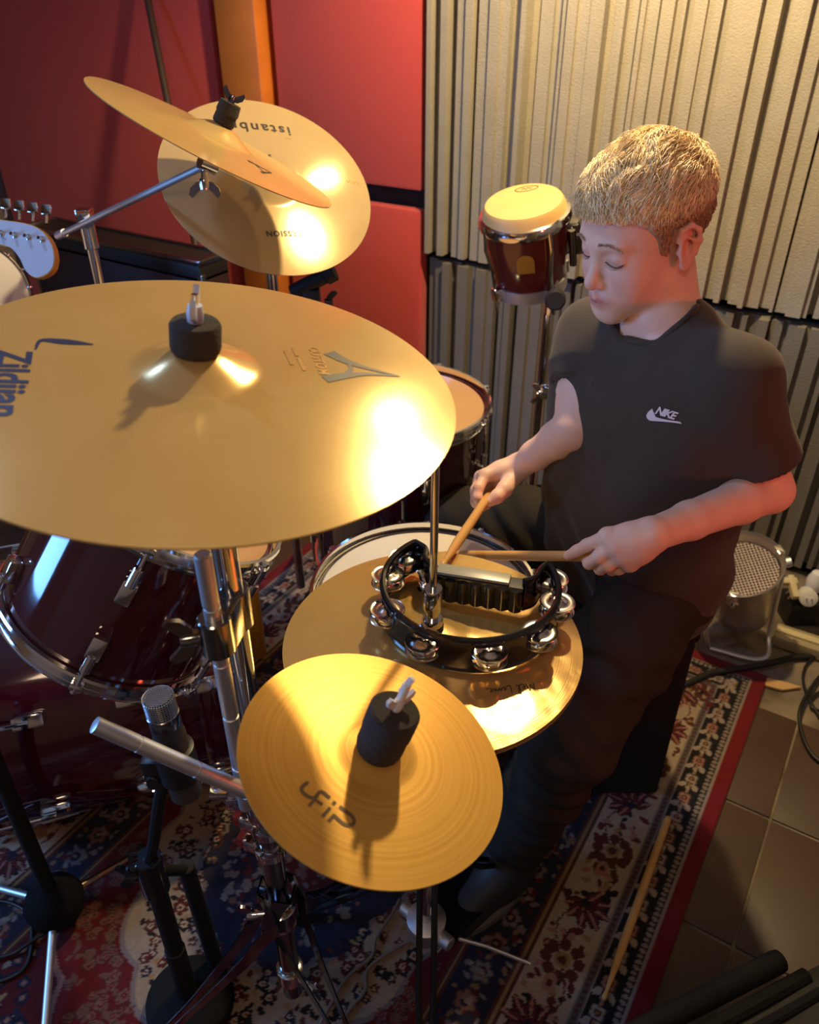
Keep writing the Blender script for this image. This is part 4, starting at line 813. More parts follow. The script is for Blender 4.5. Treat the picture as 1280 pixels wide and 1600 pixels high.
# ------------------------------------------------------------------ the boy: implicit surfaces, meshed by surface nets
class Grid:
    def __init__(s, xs, ys, zs):
        s.ax = [np.asarray(a, np.float32) for a in (xs, ys, zs)]; s.f = np.full([len(a) for a in s.ax], .5, np.float32)
    def sub(s, lo, hi):
        ii = [slice(max(np.searchsorted(a, l)-1, 0), np.searchsorted(a, h)+1) for a, l, h in zip(s.ax, lo, hi)]
        return tuple(ii), np.meshgrid(*[a[i] for a, i in zip(s.ax, ii)], indexing='ij', sparse=True)
    def op(s, lo, hi, fn, k, mode='add'):
        m = k+.006; ii, (X, Y, Z) = s.sub(np.asarray(lo)-m, np.asarray(hi)+m); d = fn(X, Y, Z).astype(np.float32); a = s.f[ii]
        if mode == 'add': h = np.maximum(k-np.abs(a-d), 0)/max(k, 1e-6); s.f[ii] = np.minimum(a, d)-h*h*k*.25
        elif mode == 'cut': d = -d; h = np.maximum(k-np.abs(a-d), 0)/max(k, 1e-6); s.f[ii] = np.maximum(a, d)+h*h*k*.25
    def cap(s, a, b, ra, rb=None, k=.01, mode='add'):
        a, b = np.asarray(a, float), np.asarray(b, float); rb = ra if rb is None else rb; r = max(ra, rb); ab = b-a; L2 = max(ab @ ab, 1e-9)
        def fn(X, Y, Z):
            px_, py_, pz_ = X-a[0], Y-a[1], Z-a[2]; t = np.clip((px_*ab[0]+py_*ab[1]+pz_*ab[2])/L2, 0, 1)
            return np.sqrt((px_-t*ab[0])**2+(py_-t*ab[1])**2+(pz_-t*ab[2])**2)-(ra+(rb-ra)*t)
        s.op(np.minimum(a, b)-r, np.maximum(a, b)+r, fn, k, mode)
    def chain(s, pts, rs, k=.01):
        for i in range(len(pts)-1): s.cap(pts[i], pts[i+1], rs[i], rs[i+1], k)
    def ell(s, c, R, r, k=.01, mode='add'):
        c = np.asarray(c, float); R = np.asarray(R, float); ext = np.sqrt(((R*np.array(r))**2).sum(1))
        def fn(X, Y, Z):
            px_, py_, pz_ = X-c[0], Y-c[1], Z-c[2]; q0 = 0; q1 = 0
            for i in range(3):
                u = (px_*R[0, i]+py_*R[1, i]+pz_*R[2, i]); q0 = q0+(u/r[i])**2; q1 = q1+(u/r[i]**2)**2
            return np.sqrt(q0)*(np.sqrt(q0)-1)/np.sqrt(q1+1e-12)
        s.op(c-ext, c+ext, fn, k, mode)
    def mesh(s, smooth=2):
        f = s.f; n = f.shape; ins = f < 0
        anyv = np.zeros([d-1 for d in n], np.uint8)
        for i in (0, 1):
            for j in (0, 1):
                for k in (0, 1): anyv += ins[i:n[0]-1+i, j:n[1]-1+j, k:n[2]-1+k]
        act = (anyv > 0) & (anyv < 8); idx = np.argwhere(act); vid = np.full(act.shape, -1, np.int32); vid[act] = np.arange(len(idx))
        acc = np.zeros((len(idx), 3)); cnt = np.zeros(len(idx))
        ed = [((0, 0, 0), (1, 0, 0)), ((0, 1, 0), (1, 1, 0)), ((0, 0, 1), (1, 0, 1)), ((0, 1, 1), (1, 1, 1)), ((0, 0, 0), (0, 1, 0)), ((1, 0, 0), (1, 1, 0)), ((0, 0, 1), (0, 1, 1)), ((1, 0, 1), (1, 1, 1)), ((0, 0, 0), (0, 0, 1)), ((1, 0, 0), (1, 0, 1)), ((0, 1, 0), (0, 1, 1)), ((1, 1, 0), (1, 1, 1))]
        for a, b in ed:
            ia, ib = idx+np.array(a), idx+np.array(b); fa, fb = f[tuple(ia.T)], f[tuple(ib.T)]; mk = (fa < 0) != (fb < 0)
            t = (fa/(fa-fb+1e-20))[mk][:, None]; pa = np.stack([s.ax[c][ia[mk, c]] for c in range(3)], 1); pb = np.stack([s.ax[c][ib[mk, c]] for c in range(3)], 1)
            acc[mk] += pa+(pb-pa)*t; cnt[mk] += 1
        V = acc/cnt[:, None]; Fs = []
        for axis in range(3):
            o1, o2 = [(1, 2), (2, 0), (0, 1)][axis]
            sl0 = [slice(1, -1)]*3; sl0[axis] = slice(0, -1); sl1 = [slice(1, -1)]*3; sl1[axis] = slice(1, None)
            a, b = ins[tuple(sl0)], ins[tuple(sl1)]
            e = np.argwhere(a != b); flip = a[tuple(e.T)]; base = e.copy(); 
            for o in (o1, o2): base[:, o] += 1
            q = []
            for d1, d2 in ((-1, -1), (0, -1), (0, 0), (-1, 0)):
                c = base.copy(); c[:, o1] += d1; c[:, o2] += d2; q.append(vid[tuple(c.T)])
            q = np.stack(q, 1); q[~flip] = q[~flip][:, ::-1]; Fs.append(q)
        F = np.concatenate(Fs); F = F[(F >= 0).all(1)]
        E_ = np.concatenate([F[:, [0, 1]], F[:, [1, 2]], F[:, [2, 3]], F[:, [3, 0]]]); 
        for _ in range(smooth):
            for lam in (.5, -.52):
                S = np.zeros_like(V); N_ = np.bincount(E_[:, 0], minlength=len(V)).astype(float)
                for c in range(3): S[:, c] = np.bincount(E_[:, 0], V[E_[:, 1], c], minlength=len(V))
                V = V+lam*(S/np.maximum(N_, 1)[:, None]-V)
        return V, F
def axis(lo, hi, coarse, fine=(), fs=.002):
    out = [lo]
    while out[-1] < hi: out.append(out[-1]+(fs if any(a <= out[-1] <= b for a, b in fine) else coarse))
    return np.array(out)

HS = .95
HR = np.array([[-.8591, -.4951, -.1301], [.5119, -.8289, -.2255], [.0038, -.2603, .9655]])     # columns: right, forward, up of the head
HP = CP+(V3(-.3396, 1.1872, 1.0903)-CP)*HS
def hd(x, y, z): return HP+HR @ (V3(x, y, z)*HS)
SL, SR = at(1150, 588, 1.05), at(925, 520, 1.27)
SM = (SL+SR)/2; LFT = nrm(SL-SR); PC = V3(-.285, 1.20, .535); SPN = nrm(SM-PC); FWD = nrm(np.cross(LFT, SPN))   # left x up = forward
if FWD @ (HR[:, 1]) < 0: FWD = -FWD
EL, WL = at(1203, 766, 1.13), at(1018, 836, 1.0)
ER, WR = at(898, 668, 1.25), at(813, 728, 1.38)
HIPL, HIPR = PC+LFT*.085-UP*.0, PC-LFT*.085-UP*.0
KL, KR = V3(-.225, .80, .485), V3(-.62, 1.175, .50)
AL, AR = V3(-.30, .835, .125), V3(-.70, 1.08, .09)
lo = np.min([SL, SR, PC, KL, KR, EL, WR, AL, AR, HP-.13], 0)-.10; hi = np.max([SL, SR, PC, KL, KR, EL, WR, HP+.14], 0)+.09
hb = (HP-.125, HP+.14)
lh, rh = at(950, 858, 1.02), at(760, 762, 1.39)
g = Grid(*[axis(lo[i] if i < 2 else .01, hi[i], (.005, .005, .006)[i], ((hb[0][i], hb[1][i]), (lh[i]-.085, lh[i]+.07), (rh[i]-.06, rh[i]+.075)), .0021) for i in range(3)])
S = HS
def he(c, r, k, mode='add', R=None): g.ell(hd(*c), HR if R is None else HR @ R, [q*S for q in r], k, mode)
def hc_(a, b, ra, rb=None, k=.01, mode='add'): g.cap(hd(*a), hd(*b), ra*S, (ra if rb is None else rb)*S, k, mode)
he((0, -.012, .044), (.070, .090, .078), .01)
he((0, .040, .046), (.056, .046, .050), .03); he((0, .030, -.012), (.058, .055, .066), .03)
for sx in (-1, 1):
    hc_((sx*.046, .006, -.052), (sx*.014, .070, -.076), .018, .017, .03)
    he((sx*.035, .058, -.030), (.025, .024, .030), .024)
    hc_((sx*.036, .074, .026), (sx*.010, .083, .024), .009, .009, .014)
hc_((0, .070, -.076), (0, .074, -.080), .017, .016, .02)
he((0, .071, -.055), (.028, .022, .022), .016)
for sx in (-1, 1):
    he((sx*.031, .096, .009), (.016, .014, .010), .012, 'cut')
    g.cap(hd(sx*.031, .0715, .0085), hd(sx*.0312, .0715, .0085), .0145*S, k=.004)
    hc_((sx*.017, .0825, .006), (sx*.044, .076, .005), .0030, .0026, .003)
hc_((0, .079, .022), (0, .0985, -.022), .0068, .0085, .012); g.cap(hd(0, .1015, -.0275), hd(0, .1010, -.0285), .0094*S, k=.008)
for sx in (-1, 1): g.cap(hd(sx*.0092, .0925, -.0315), hd(sx*.0102, .0890, -.0325), .0062*S, .0058*S, k=.006)
for sx in (-1, 1): g.cap(hd(sx*.0050, .0965, -.0388), hd(sx*.0060, .0935, -.0385), .0027*S, k=.003, mode='cut')
hc_((-.019, .0860, -.0565), (0, .0940, -.0530), .0042, .0055, .005); hc_((.019, .0860, -.0565), (0, .0940, -.0530), .0042, .0055, .005)
hc_((-.014, .0868, -.0622), (.014, .0868, -.0622), .0056, .0056, .004); hc_((-.007, .0912, -.0628), (.007, .0912, -.0628), .0064, .0064, .005)
hc_((-.0195, .0885, -.0578), (0, .0985, -.0577), .0012, .0017, .002, 'cut'); hc_((.0195, .0885, -.0578), (0, .0985, -.0577), .0012, .0017, .002, 'cut')
def Rz(a, b): ca, sa = math.cos(a), math.sin(a); cb_, sb_ = math.cos(b), math.sin(b); return np.array([[ca, -sa, 0], [sa, ca, 0], [0, 0, 1]]) @ np.array([[1, 0, 0], [0, cb_, -sb_], [0, sb_, cb_]])
for sx in (-1, 1):
    R_ = Rz(sx*-.35, .22)
    he((sx*.0735, -.008, .004), (.0065, .0185, .030), .006, R=R_)
    he((sx*.0795, -.0065, .0055), (.0055, .0125, .020), .005, 'cut', R=R_)
    rim = [(sx*.0735, .008, .016), (sx*.0765, .002, .030), (sx*.0800, -.011, .034), (sx*.0820, -.022, .024), (sx*.0815, -.024, .008), (sx*.0785, -.017, -.008), (sx*.0745, -.008, -.020)]
    for p, q in zip(rim[:-1], rim[1:]): hc_(p, q, .0034, .0034, .004)
    hc_((sx*.0785, -.003, .020), (sx*.0795, -.016, .010), .0024, .0022, .005); hc_((sx*.0795, -.016, .010), (sx*.077, -.012, -.010), .0022, .0022, .004)
    g.cap(hd(sx*.0745, -.002, -.024), hd(sx*.0735, .001, -.021), .0058*S, k=.006)
    g.cap(hd(sx*.0725, .0065, -.001), hd(sx*.0735, .0045, .004), .0036*S, k=.004)
NB = SM+SPN*.032-FWD*.020
g.cap(hd(0, -.030, -.030), NB, .040, .043, .02); g.cap(hd(0, -.018, -.05), NB+FWD*.004, .034, .038, .02)
g.cap(NB-SPN*.01, SL, .038, .034, .03); g.cap(NB-SPN*.01, SR, .038, .034, .03)
# torso, arms, legs
for (p, hw, r) in ((0, .075, .085), (.3, .060, .080), (.62, .070, .085), (.82, .075, .078)):
    c = PC+(SM-PC)*p; g.cap(c-LFT*hw, c+LFT*hw, r, k=.08)
g.cap(SL, EL, .036, .032, .03); g.cap(SR, ER, .036, .032, .03)
for E_, W_ in ((EL, WL), (ER, WR)):
    m_ = E_+(W_-E_)*.28
    g.chain([E_, m_, E_+(W_-E_)*.7, W_], [.0305, .0295, .0245, .0212], .010)
g.chain([HIPL, KL, AL], [.070, .050, .036], .03); g.chain([HIPR, KR, AR], [.070, .050, .036], .03)
fl, fr = nrm(V3(-.28, -1, -.18)), nrm(KR-HIPR)*V3(1, 1, 0)
g.cap(AL-UP*.055, AL-UP*.062+fl*.13, .030, .022, .02); g.cap(AR-UP*.05, AR-UP*.058+fr*.13, .030, .022, .02)
# hands
def hand(W_, mcp, fingers, thumb, rm, prev, dd=0.):
    k = .010
    for m_, r in zip(mcp, rm):
        mid = W_+(m_-W_)*.5; g.chain([W_+(m_-W_)*.03, mid, m_], [.0150, .0140, r], .014)
    for a, b in zip(mcp[:-1], mcp[1:]): g.cap(a, b, .0085, .0085, .008)
    for P, R_ in fingers: g.chain(P, R_, .0045)
    g.chain(*thumb, .007)
mL = [at(950, 838, 1.008), at(963, 853, 1.004), at(974, 868, 1.008), at(984, 881, 1.018)]
hand(WL, mL, [([mL[0], at(918, 852, 1.040), at(902, 861, 1.056), at(889, 868, 1.068)], [.0096, .0085, .0078, .0070]),
              ([mL[1], at(936, 870, 1.018), at(921, 880, 1.040), at(917, 876, 1.066)], [.0096, .0086, .0078, .0070]),
              ([mL[2], at(950, 883, 1.020), at(938, 889, 1.046), at(937, 880, 1.070)], [.0092, .0084, .0076, .0068]),
              ([mL[3], at(967, 889, 1.034), at(956, 891, 1.055), at(955, 884, 1.072)], [.0082, .0074, .0068, .0060])],
     ([at(1002, 852, 1.018), at(965, 866, 1.055), at(938, 866, 1.078), at(912, 868, 1.088)], [.015, .0115, .0098, .0078]), [.0118, .0118, .0112, .0100], None)
mR = [at(759, 743, 1.368), at(752, 746, 1.388), at(750, 753, 1.408), at(753, 764, 1.426)]
hand(WR, mR, [([mR[0], at(748, 762, 1.352), at(746, 778, 1.346), at(752, 790, 1.354)], [.0098, .0088, .0080, .0070]),
              ([mR[1], at(743, 766, 1.370), at(743, 784, 1.366), at(752, 794, 1.370)], [.0098, .0088, .0080, .0070]),
              ([mR[2], at(743, 770, 1.392), at(744, 787, 1.388), at(755, 793, 1.388)], [.0094, .0085, .0076, .0068]),
              ([mR[3], at(747, 776, 1.414), at(750, 789, 1.408), at(761, 791, 1.400)], [.0084, .0076, .0070, .0062])],
     ([at(803, 745, 1.373), at(789, 764, 1.348), at(777, 776, 1.338), at(766, 784, 1.336)], [.0165, .0128, .0108, .0084]), [.0122, .0120, .0114, .0104], None)
bv, bf = g.mesh(2)
# skin tint by where it lies on the face (lips, ears, cheeks, lids)
hl_ = (bv-HP) @ HR/HS
def gs3(c, s): return np.exp(-(((hl_-np.array(c))/np.array(s))**2).sum(1))
skin0 = np.array((.84, .52, .38)); tint = np.tile(skin0, (len(bv), 1))
def addt(wt, c): tint[:] = tint*(1-wt[:, None])+np.array(c)*wt[:, None]
addt(.55*np.clip(gs3((.037, .068, -.028), (.018, .03, .018))+gs3((-.037, .068, -.028), (.018, .03, .018)), 0, 1), (.70, .27, .19))
addt(.85*np.clip(1.4*gs3((0, .094, -.0575), (.020, .014, .0080)), 0, 1), (.50, .15, .12))
addt(.45*gs3((0, .106, -.031), (.012, .012, .010)), (.68, .27, .2))
addt(.55*np.clip(gs3((.08, -.01, .005), (.012, .03, .035))+gs3((-.08, -.01, .005), (.012, .03, .035)), 0, 1), (.72, .24, .16))
addt(.5*np.clip(gs3((.031, .086, .006), (.014, .010, .0045))+gs3((-.031, .086, .006), (.014, .010, .0045)), 0, 1), (.50, .22, .15))
skin = mat('skin', (.66, .36, .245), .48, attr='tint', bump=.06, bscale=500, sss=.25, spec=.4)
boy = ob('person', (bv, bf), skin, smooth=180); a_ = boy.data.color_attributes.new('tint', 'FLOAT_COLOR', 'POINT'); a_.data.foreach_set('color', np.c_[tint, np.ones(len(tint))].astype(np.float32).ravel())
tag(boy, 'seated boy with short blond hair, black t-shirt and dark jeans, drumming with two sticks', 'person')
# brows and lashes
tree = BVHTree.FromPolygons([Vector(v) for v in bv], bf.tolist()) if len(bv) < 900000 else None
def on_face(x, z): 
    o = hd(x, .16, z); h = tree.ray_cast(Vector(o), Vector(-HR[:, 1])); return np.array(h[0]) if h[0] is not None else hd(x, .08, z)
browm = mat('blond_brow', (.42, .23, .12), .8); lashm = mat('brown_lash', (.10, .05, .035), .7)
for sx in (-1, 1):
    parts = []
    for i in range(60):
        t = random.random(); x = sx*(.013+.034*t); z = .0265+.0075*math.sin(PI*min(1, t*.75+.15))-.004*t+random.uniform(-.002, .002); p = on_face(x, z); d = HR @ nrm(V3(sx*(.8), .15, .35-.6*t)); parts.append(tube([p-d*.001, p+d*.003+HR[:, 1]*.0006, p+d*.006+HR[:, 1]*.0003], [.0003, .00035, .0001], 4))
    ob('eyebrow', J(*parts), browm, boy)
    pts = [on_face(sx*x, z)+HR[:, 1]*.0006 for x, z in ((.017, .0035), (.022, .0005), (.029, -.0012), (.036, -.0010), (.042, .0015), (.046, .0038))]
    parts = [tube(spline(pts, 4), .0007, 6)]
    for p in spline(pts, 4)[2:]: parts.append(tube([p, p+HR[:, 1]*.0035-HR[:, 2]*.0022, p+HR[:, 1]*.0055-HR[:, 2]*.0022], [.0003, .0002, .0001], 4))
    ob('eyelashes', J(*parts), lashm, boy)
# hair: a cap grown off the skull, then swept locks
def hairline(y):  # lowest z of hair at depth y (head space)
    return np.interp(y, [-.11, -.07, -.045, -.032, -.024, .012, .018, .030, .036, .050, .066, .10], [-.046, -.046, -.030, -.012, .036, .036, -.004, .004, .030, .050, .064, .066])
gh = Grid(*[axis(hb[0][i]-.01, hb[1][i]+.02, .0026) for i in range(3)])
X, Y, Z = np.meshgrid(*gh.ax, indexing='ij', sparse=True)
hx = ((X-HP[0])*HR[0, 0]+(Y-HP[1])*HR[1, 0]+(Z-HP[2])*HR[2, 0])/HS; hy = ((X-HP[0])*HR[0, 1]+(Y-HP[1])*HR[1, 1]+(Z-HP[2])*HR[2, 1])/HS; hz = ((X-HP[0])*HR[0, 2]+(Y-HP[1])*HR[1, 2]+(Z-HP[2])*HR[2, 2])/HS
def elld(c, r): 
    q0 = np.sqrt(((hx-c[0])/r[0])**2+((hy-c[1])/r[1])**2+((hz-c[2])/r[2])**2); q1 = np.sqrt(((hx-c[0])/r[0]**2)**2+((hy-c[1])/r[1]**2)**2+((hz-c[2])/r[2]**2)**2)+1e-9; return q0*(q0-1)/q1
def smin(a, b, k): h = np.maximum(k-np.abs(a-b), 0)/k; return np.minimum(a, b)-h*h*k*.25
base = smin(smin(elld((0, -.012, .044), (.070, .090, .078)), elld((0, .040, .046), (.056, .046, .050)), .03), elld((0, .030, -.012), (.058, .055, .066)), .03)
thick = .003+.012*np.clip((hz-.045)/.06, 0, 1)+.003*np.clip((hz-.02)/.04, 0, 1)-.007*np.clip((-.04-hy)/.04, 0, 1)*np.clip((hz-.03)/.04, 0, 1)
wav = .0022*np.sin(hx*190+hy*60+3*np.sin(hy*70))*np.clip((hz-.06)/.05, 0, 1)
low = np.interp(hy.ravel(), [-.11, -.07, -.045, -.032, -.024, .012, .018, .030, .036, .050, .066, .10], [-.046, -.046, -.030, -.012, .036, .036, -.004, .004, .030, .050, .060, .062]).reshape(hy.shape)
capd = base-(thick+wav)
gh.f = (np.maximum(np.maximum(capd, (low-hz+.002*np.sin(hx*300))*.8), -(base+.004))*HS).astype(np.float32)
hv, hf = gh.mesh(1)
hlc = (hv-HP) @ HR/HS
hm = mat('blond_hair', (.6, .4, .2), .5, attr='shade', bump=.35, bscale=260, spec=.5)
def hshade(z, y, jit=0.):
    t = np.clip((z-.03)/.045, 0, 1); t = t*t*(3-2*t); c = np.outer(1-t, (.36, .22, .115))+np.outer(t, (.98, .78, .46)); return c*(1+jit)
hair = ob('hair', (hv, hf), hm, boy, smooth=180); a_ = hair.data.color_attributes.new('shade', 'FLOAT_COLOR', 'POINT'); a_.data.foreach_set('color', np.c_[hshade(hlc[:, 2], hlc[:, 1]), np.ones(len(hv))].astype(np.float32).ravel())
hair['label'] = 'short blond hair, darker and cropped at the sides'
# locks: tapered three-sided strands swept forward
sel = np.where((hlc[:, 2] > hairline(hlc[:, 1])+.004) & (((hlc/np.array((.070, .090, .078))-np.array((0, -.13, .56)))**2).sum(1) > 1.0))[0]
nst = 15000; pick = rng.choice(sel, nst); root = hlc[pick]+rng.normal(0, .0012, (nst, 3))
nv = nrm_ = (root-np.array((0, -.01, .03))); nv = nv/np.linalg.norm(nv, axis=1)[:, None]
top_ = np.clip((root[:, 2]-.045)/.045, 0, 1)
L = (.005+.020*top_-.007*np.clip((root[:, 1]-.035)/.03, 0, 1))*rng.uniform(.7, 1.25, nst)
cl_ = np.sin(root[:, 0]*95+1.3*np.sin(root[:, 1]*60))+np.sin(root[:, 1]*80+root[:, 0]*40); 
swirl = np.stack([-.35+.55*cl_*.6, .9+0*cl_, -.25+0*cl_], 1)
dn = np.stack([np.sign(root[:, 0])*.1, .25+0*cl_, -1+0*cl_], 1)
tdir = swirl*top_[:, None]+dn*(1-top_)[:, None]+rng.normal(0, .22, (nst, 3)); tdir -= nv*(tdir*nv).sum(1)[:, None]; tdir /= np.linalg.norm(tdir, axis=1)[:, None]
lift = (.18+.30*top_)*rng.uniform(.5, 1.3, nst)
P = [root-nv*.003]
for t in (.35, .7, 1.0): P.append(root+tdir*(L*t)[:, None]+nv*(L*lift*(t-.75*t*t))[:, None]-nv*((L**2)*t*t*5.0)[:, None])
sd_ = np.cross(tdir, nv); wds = (.0006, .00075, .0005, .0001); V = []
for p, w_ in zip(P, wds):
    for k in range(3):
        an = 2*PI*k/3; V.append(p+(sd_*math.cos(an)+nv*math.sin(an))*w_)
V = np.stack(V, 1).reshape(-1, 3); base_ = (np.arange(nst)*12)[:, None]; Fq = []
for i in range(3):
    for k in range(3): Fq.append(base_+np.array([[i*3+k, i*3+(k+1) % 3, i*3+3+(k+1) % 3, i*3+3+k]]))
Fq = np.concatenate(Fq); Vw = (V*HS) @ HR.T+HP
lk = ob('hair_strands', (Vw, Fq), hm, hair, smooth=180, kind='stuff')
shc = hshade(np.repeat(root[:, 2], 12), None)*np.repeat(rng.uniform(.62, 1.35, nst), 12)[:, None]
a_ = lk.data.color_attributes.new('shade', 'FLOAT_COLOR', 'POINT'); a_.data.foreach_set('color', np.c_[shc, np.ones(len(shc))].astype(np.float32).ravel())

# t-shirt
gt_ = Grid(*[axis(a-.02, b+.02, .0034) for a, b in zip(np.min([SL, SR, PC, EL, ER], 0)-np.array((.15, .15, .10)), np.max([SL, SR, PC, EL, ER], 0)+np.array((.14, .15, .10)))])
for (p, hw, r) in ((-.06, .078, .104), (.12, .078, .102), (.3, .078, .102), (.5, .082, .102), (.68, .088, .100), (.84, .088, .086)):
    c = PC+(SM-PC)*p+FWD*(.006 if p < .5 else 0); gt_.cap(c-LFT*(hw-.012), c+LFT*hw, r, k=.06)
gt_.cap(NB-SPN*.012, SL+SPN*.0, .050, .047, .05); gt_.cap(NB-SPN*.012, SR+SPN*.0, .050, .047, .05)
X, Y, Z = np.meshgrid(*gt_.ax, indexing='ij', sparse=True)
tt = (X-PC[0])*SPN[0]+(Y-PC[1])*SPN[1]+(Z-PC[2])*SPN[2]; ll = (X-PC[0])*LFT[0]+(Y-PC[1])*LFT[1]+(Z-PC[2])*LFT[2]; ff = (X-PC[0])*FWD[0]+(Y-PC[1])*FWD[1]+(Z-PC[2])*FWD[2]
fold = .0035*np.sin(tt*70+14*ll+2.5*np.sin(ll*22))*np.clip((.20-tt)/.16, 0, 1)+.0022*np.sin(ll*55+tt*18)*np.clip((.3-tt)/.3, 0, 1)+.0022*np.sin(tt*38-ll*46+1.5*np.sin(ff*20))
gt_.f += fold.astype(np.float32)
gt_.f = np.maximum(gt_.f, -(tt+.085)).astype(np.float32)                              # bottom hem
nx_ = nrm(hd(0, -.03, -.03)-NB); nd = nrm(nx_*.85+FWD*.42); nc = NB+FWD*.012
for q_ in (-.014, 0, .014): gt_.cap(NB-nd*.012+FWD*.012+LFT*q_, NB+nd*.09+FWD*.012+LFT*q_, .0455, .047, .003, 'cut')
for s_, e_, q in ((SL, EL, .74), (SR, ER, .56)):       # sleeves: cut straight, hollow, then joined to the trunk
    d = nrm(e_-s_); hem = s_+(e_-s_)*q; gs_ = Grid(*gt_.ax); gs_.cap(s_, hem+d*.04, .049, .053, .01)
    gs_.f += (.6*fold).astype(np.float32); pl_ = (X-hem[0])*d[0]+(Y-hem[1])*d[1]+(Z-hem[2])*d[2]; gs_.f = np.maximum(gs_.f, pl_).astype(np.float32)
    gs_.cap(hem-d*.030, hem+d*.06, .0415, .0440, .003, 'cut')
    hh_ = np.maximum(.035-np.abs(gt_.f-gs_.f), 0)/.035; gt_.f = (np.minimum(gt_.f, gs_.f)-hh_*hh_*.035*.25*np.clip(-pl_/.03, 0, 1)).astype(np.float32)
tv, tf = gt_.mesh(2)
shirtm = mat('black_cotton', (.060, .044, .031), .88, noise=.12, nscale=40, bump=.25, bscale=700, sheen=.12, spec=.25)
shirt = ob('t_shirt', (tv, tf), shirtm, boy, smooth=180)
ttree = BVHTree.FromPolygons([Vector(v) for v in tv], tf.tolist())
cpts = []
for k in range(48):
    a = 2*PI*k/48; e1_ = nrm(LFT-nd*(LFT@nd)); e2_ = np.cross(nd, e1_); o = NB+FWD*.012+nd*.12+e1_*math.cos(a)*.0625+e2_*math.sin(a)*.0485
    h = ttree.ray_cast(Vector(o), Vector(-nd)); cpts.append(np.array(h[0])+nd*.0005 if h[0] is not None else None)
cpts = [p for p in cpts if p is not None]
if len(cpts) > 30:
    cp_ = np.array(cpts)
    for _ in range(4): cp_ = .5*cp_+.25*(np.roll(cp_, 1, 0)+np.roll(cp_, -1, 0))
    ob('collar', tube(cp_, .0052, 8, closed=True), shirtm, shirt, smooth=180)
def on_shirt(p, n): h = ttree.ray_cast(Vector(p+n*.08), Vector(-n)); return np.array(h[0])+n*.0012 if h[0] is not None else p
ray_ = nrm(at(1037, 648, 1)-CP); h = ttree.ray_cast(Vector(CP), Vector(ray_)); lp_, ln_ = np.array(h[0]), nrm(np.array(h[1]))
if ln_ @ ray_ > 0: ln_ = -ln_
ln_ = nrm(ln_*.5-ray_*.5); lx = nrm(RT-ln_*(RT@ln_)); ly = np.cross(ln_, lx); dl = np.linalg.norm(lp_-CP)/FPX*1.02
sw = np.concatenate([spline([(-17, 9), (-24, 3), (-26.5, -3), (-22, -8.5), (-15, -9.5)], 5), spline([(-15, -9.5), (0, -10), (15, -11), (27, -12.5)], 4)[1:], spline([(27, -12.5), (24, -9.5), (12, -8), (-4, -5.5), (-13, -2.5), (-17.5, 2), (-17, 9)], 5)[1:-1]])
tvx = text('NIKE', 15.5, .55, .32, .86); ca, sa = math.cos(-.28), math.sin(-.28); T2 = np.c_[tvx[0][:, 0]*ca-tvx[0][:, 1]*sa+2.5, tvx[0][:, 0]*sa+tvx[0][:, 1]*ca+2.2]
def put(P2): return np.array([on_shirt(lp_+(lx*x+ly*y)*dl, ln_) for x, y in P2])
n_ = len(sw); bm = bmesh.new(); vs_ = [bm.verts.new((x, y, 0)) for x, y in sw]; f_ = bm.faces.new(vs_); bmesh.ops.triangulate(bm, faces=[f_]); bm.verts.index_update(); sf = [[v.index for v in f.verts] for f in bm.faces]; bm.free()
logo = ob('logo', J((put(sw), sf), (put(T2), tvx[1])), mat('pale_pink_print', (.78, .62, .60), .6), shirt, smooth=0); logo['label'] = 'small white swoosh and lettering on the chest'
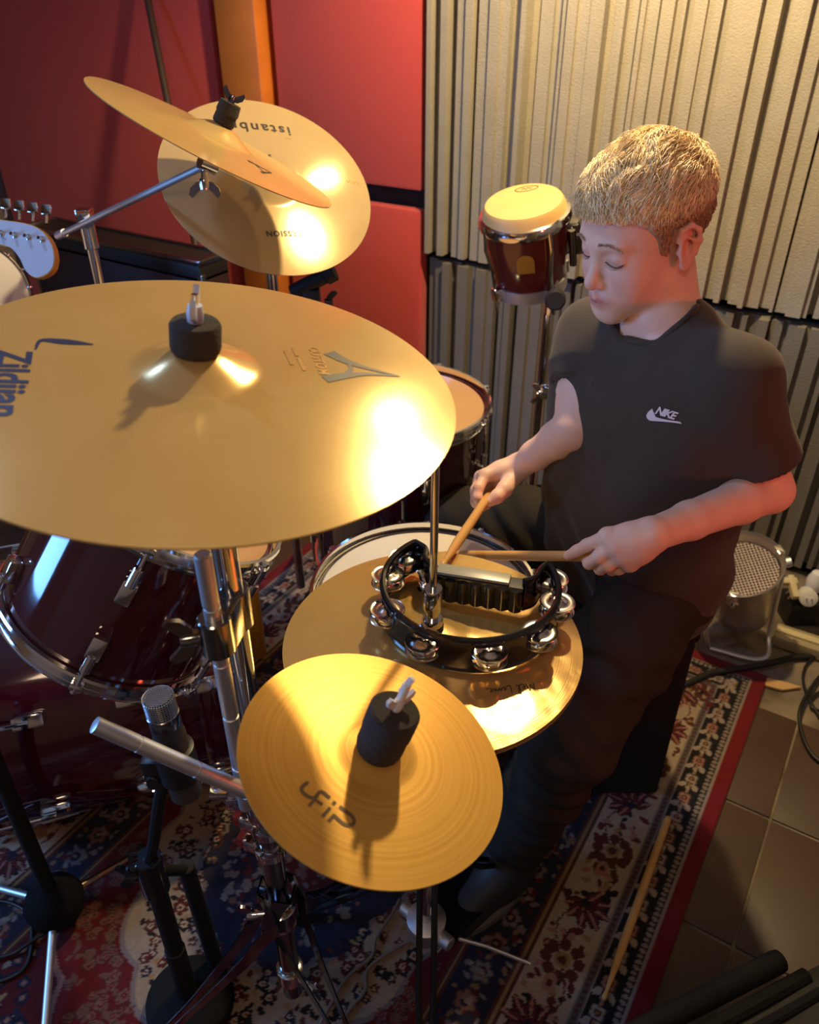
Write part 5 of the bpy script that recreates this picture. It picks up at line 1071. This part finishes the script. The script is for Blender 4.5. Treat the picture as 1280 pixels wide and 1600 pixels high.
# jeans and shoes
gj = Grid(*[axis(a, b, .0052) for a, b in zip(np.min([PC, KL, KR, AL, AR], 0)-np.array((.12, .12, .06)), np.max([PC, KL, KR], 0)+np.array((.16, .16, .11)))])
gj.cap(PC-LFT*.075, PC+LFT*.075, .100, k=.05); gj.cap(PC+SPN*.09-LFT*.07, PC+SPN*.09+LFT*.07, .092, k=.05)
gj.chain([HIPL, HIPL+(KL-HIPL)*.5, KL], [.088, .076, .064], .04); gj.chain([KL, KL+(AL-KL)*.4, AL+UP*.02], [.064, .058, .056], .03)
gj.chain([HIPR, HIPR+(KR-HIPR)*.5, KR], [.088, .076, .064], .04); gj.chain([KR, KR+(AR-KR)*.4, AR+UP*.02], [.064, .058, .056], .03)
X, Y, Z = np.meshgrid(*gj.ax, indexing='ij', sparse=True)
gj.f += (.0030*np.sin(X*60+Y*45+Z*80+2*np.sin(Z*30+X*20))+.002*np.sin(Z*120+X*35-Y*20)).astype(np.float32)
for K_ in (KL, KR): dk = np.sqrt((X-K_[0])**2+(Y-K_[1])**2+(Z-K_[2])**2); gj.f += (.004*np.sin(dk*150)*np.exp(-(dk/.08)**2)).astype(np.float32)
jv_, jf_ = gj.mesh(2)
jeans = ob('trousers', (jv_, jf_), mat('faded_black_denim', (.030, .024, .018), .88, noise=.45, nscale=9, bump=.4, bscale=500, spec=.2), boy, smooth=180)
for A_, d in ((AL, fl), (AR, fr)):
    gz_ = Grid(*[axis(A_[i]-.20, A_[i]+.20, .005) for i in range(3)]); gz_.cap(A_-UP*.045, A_-UP*.055+d*.14, .040, .030, .03); gz_.cap(A_+UP*.0, A_-UP*.05+d*.03, .044, .042, .03)
    zz_ = gz_.ax[2][None, None, :]; z0 = A_[2]-.085 if A_ is AR else A_[2]-.088; gz_.f = np.maximum(gz_.f, z0-zz_).astype(np.float32)
    sv_, sf_ = gz_.mesh(1); sh = ob('shoe', (sv_, sf_), mat('black_shoe', (.018, .017, .016), .6), boy, smooth=180)
    ob('sole', xf(prism([(.042*math.cos(q), (.105 if math.sin(q) > 0 else .105)*math.sin(q)+.06) for q in np.linspace(0, 2*PI, 24, endpoint=False)], 0, .014), frame((A_[0], A_[1], z0-.006), UP, np.cross(d, UP))), mat('grey_sole', (.12, .11, .10), .7), sh)
# the stool
sx_, sy_ = (RT*.355+FW*1.215)[:2]
stl = thing('box_stool', 'black box stool the boy is sitting on', 'stool', frame((sx_, sy_, 0), UP, RT))
ob('box', box(.30, .32, .42, (0, 0, .218+RUGZ), .008), mat('black_vinyl', (.0035, .0033, .0033), .9), stl); ob('cushion', box(.31, .33, .035, (0, 0, .444), .014), mat('black_vinyl', (.0035, .0033, .0033), .9), stl)
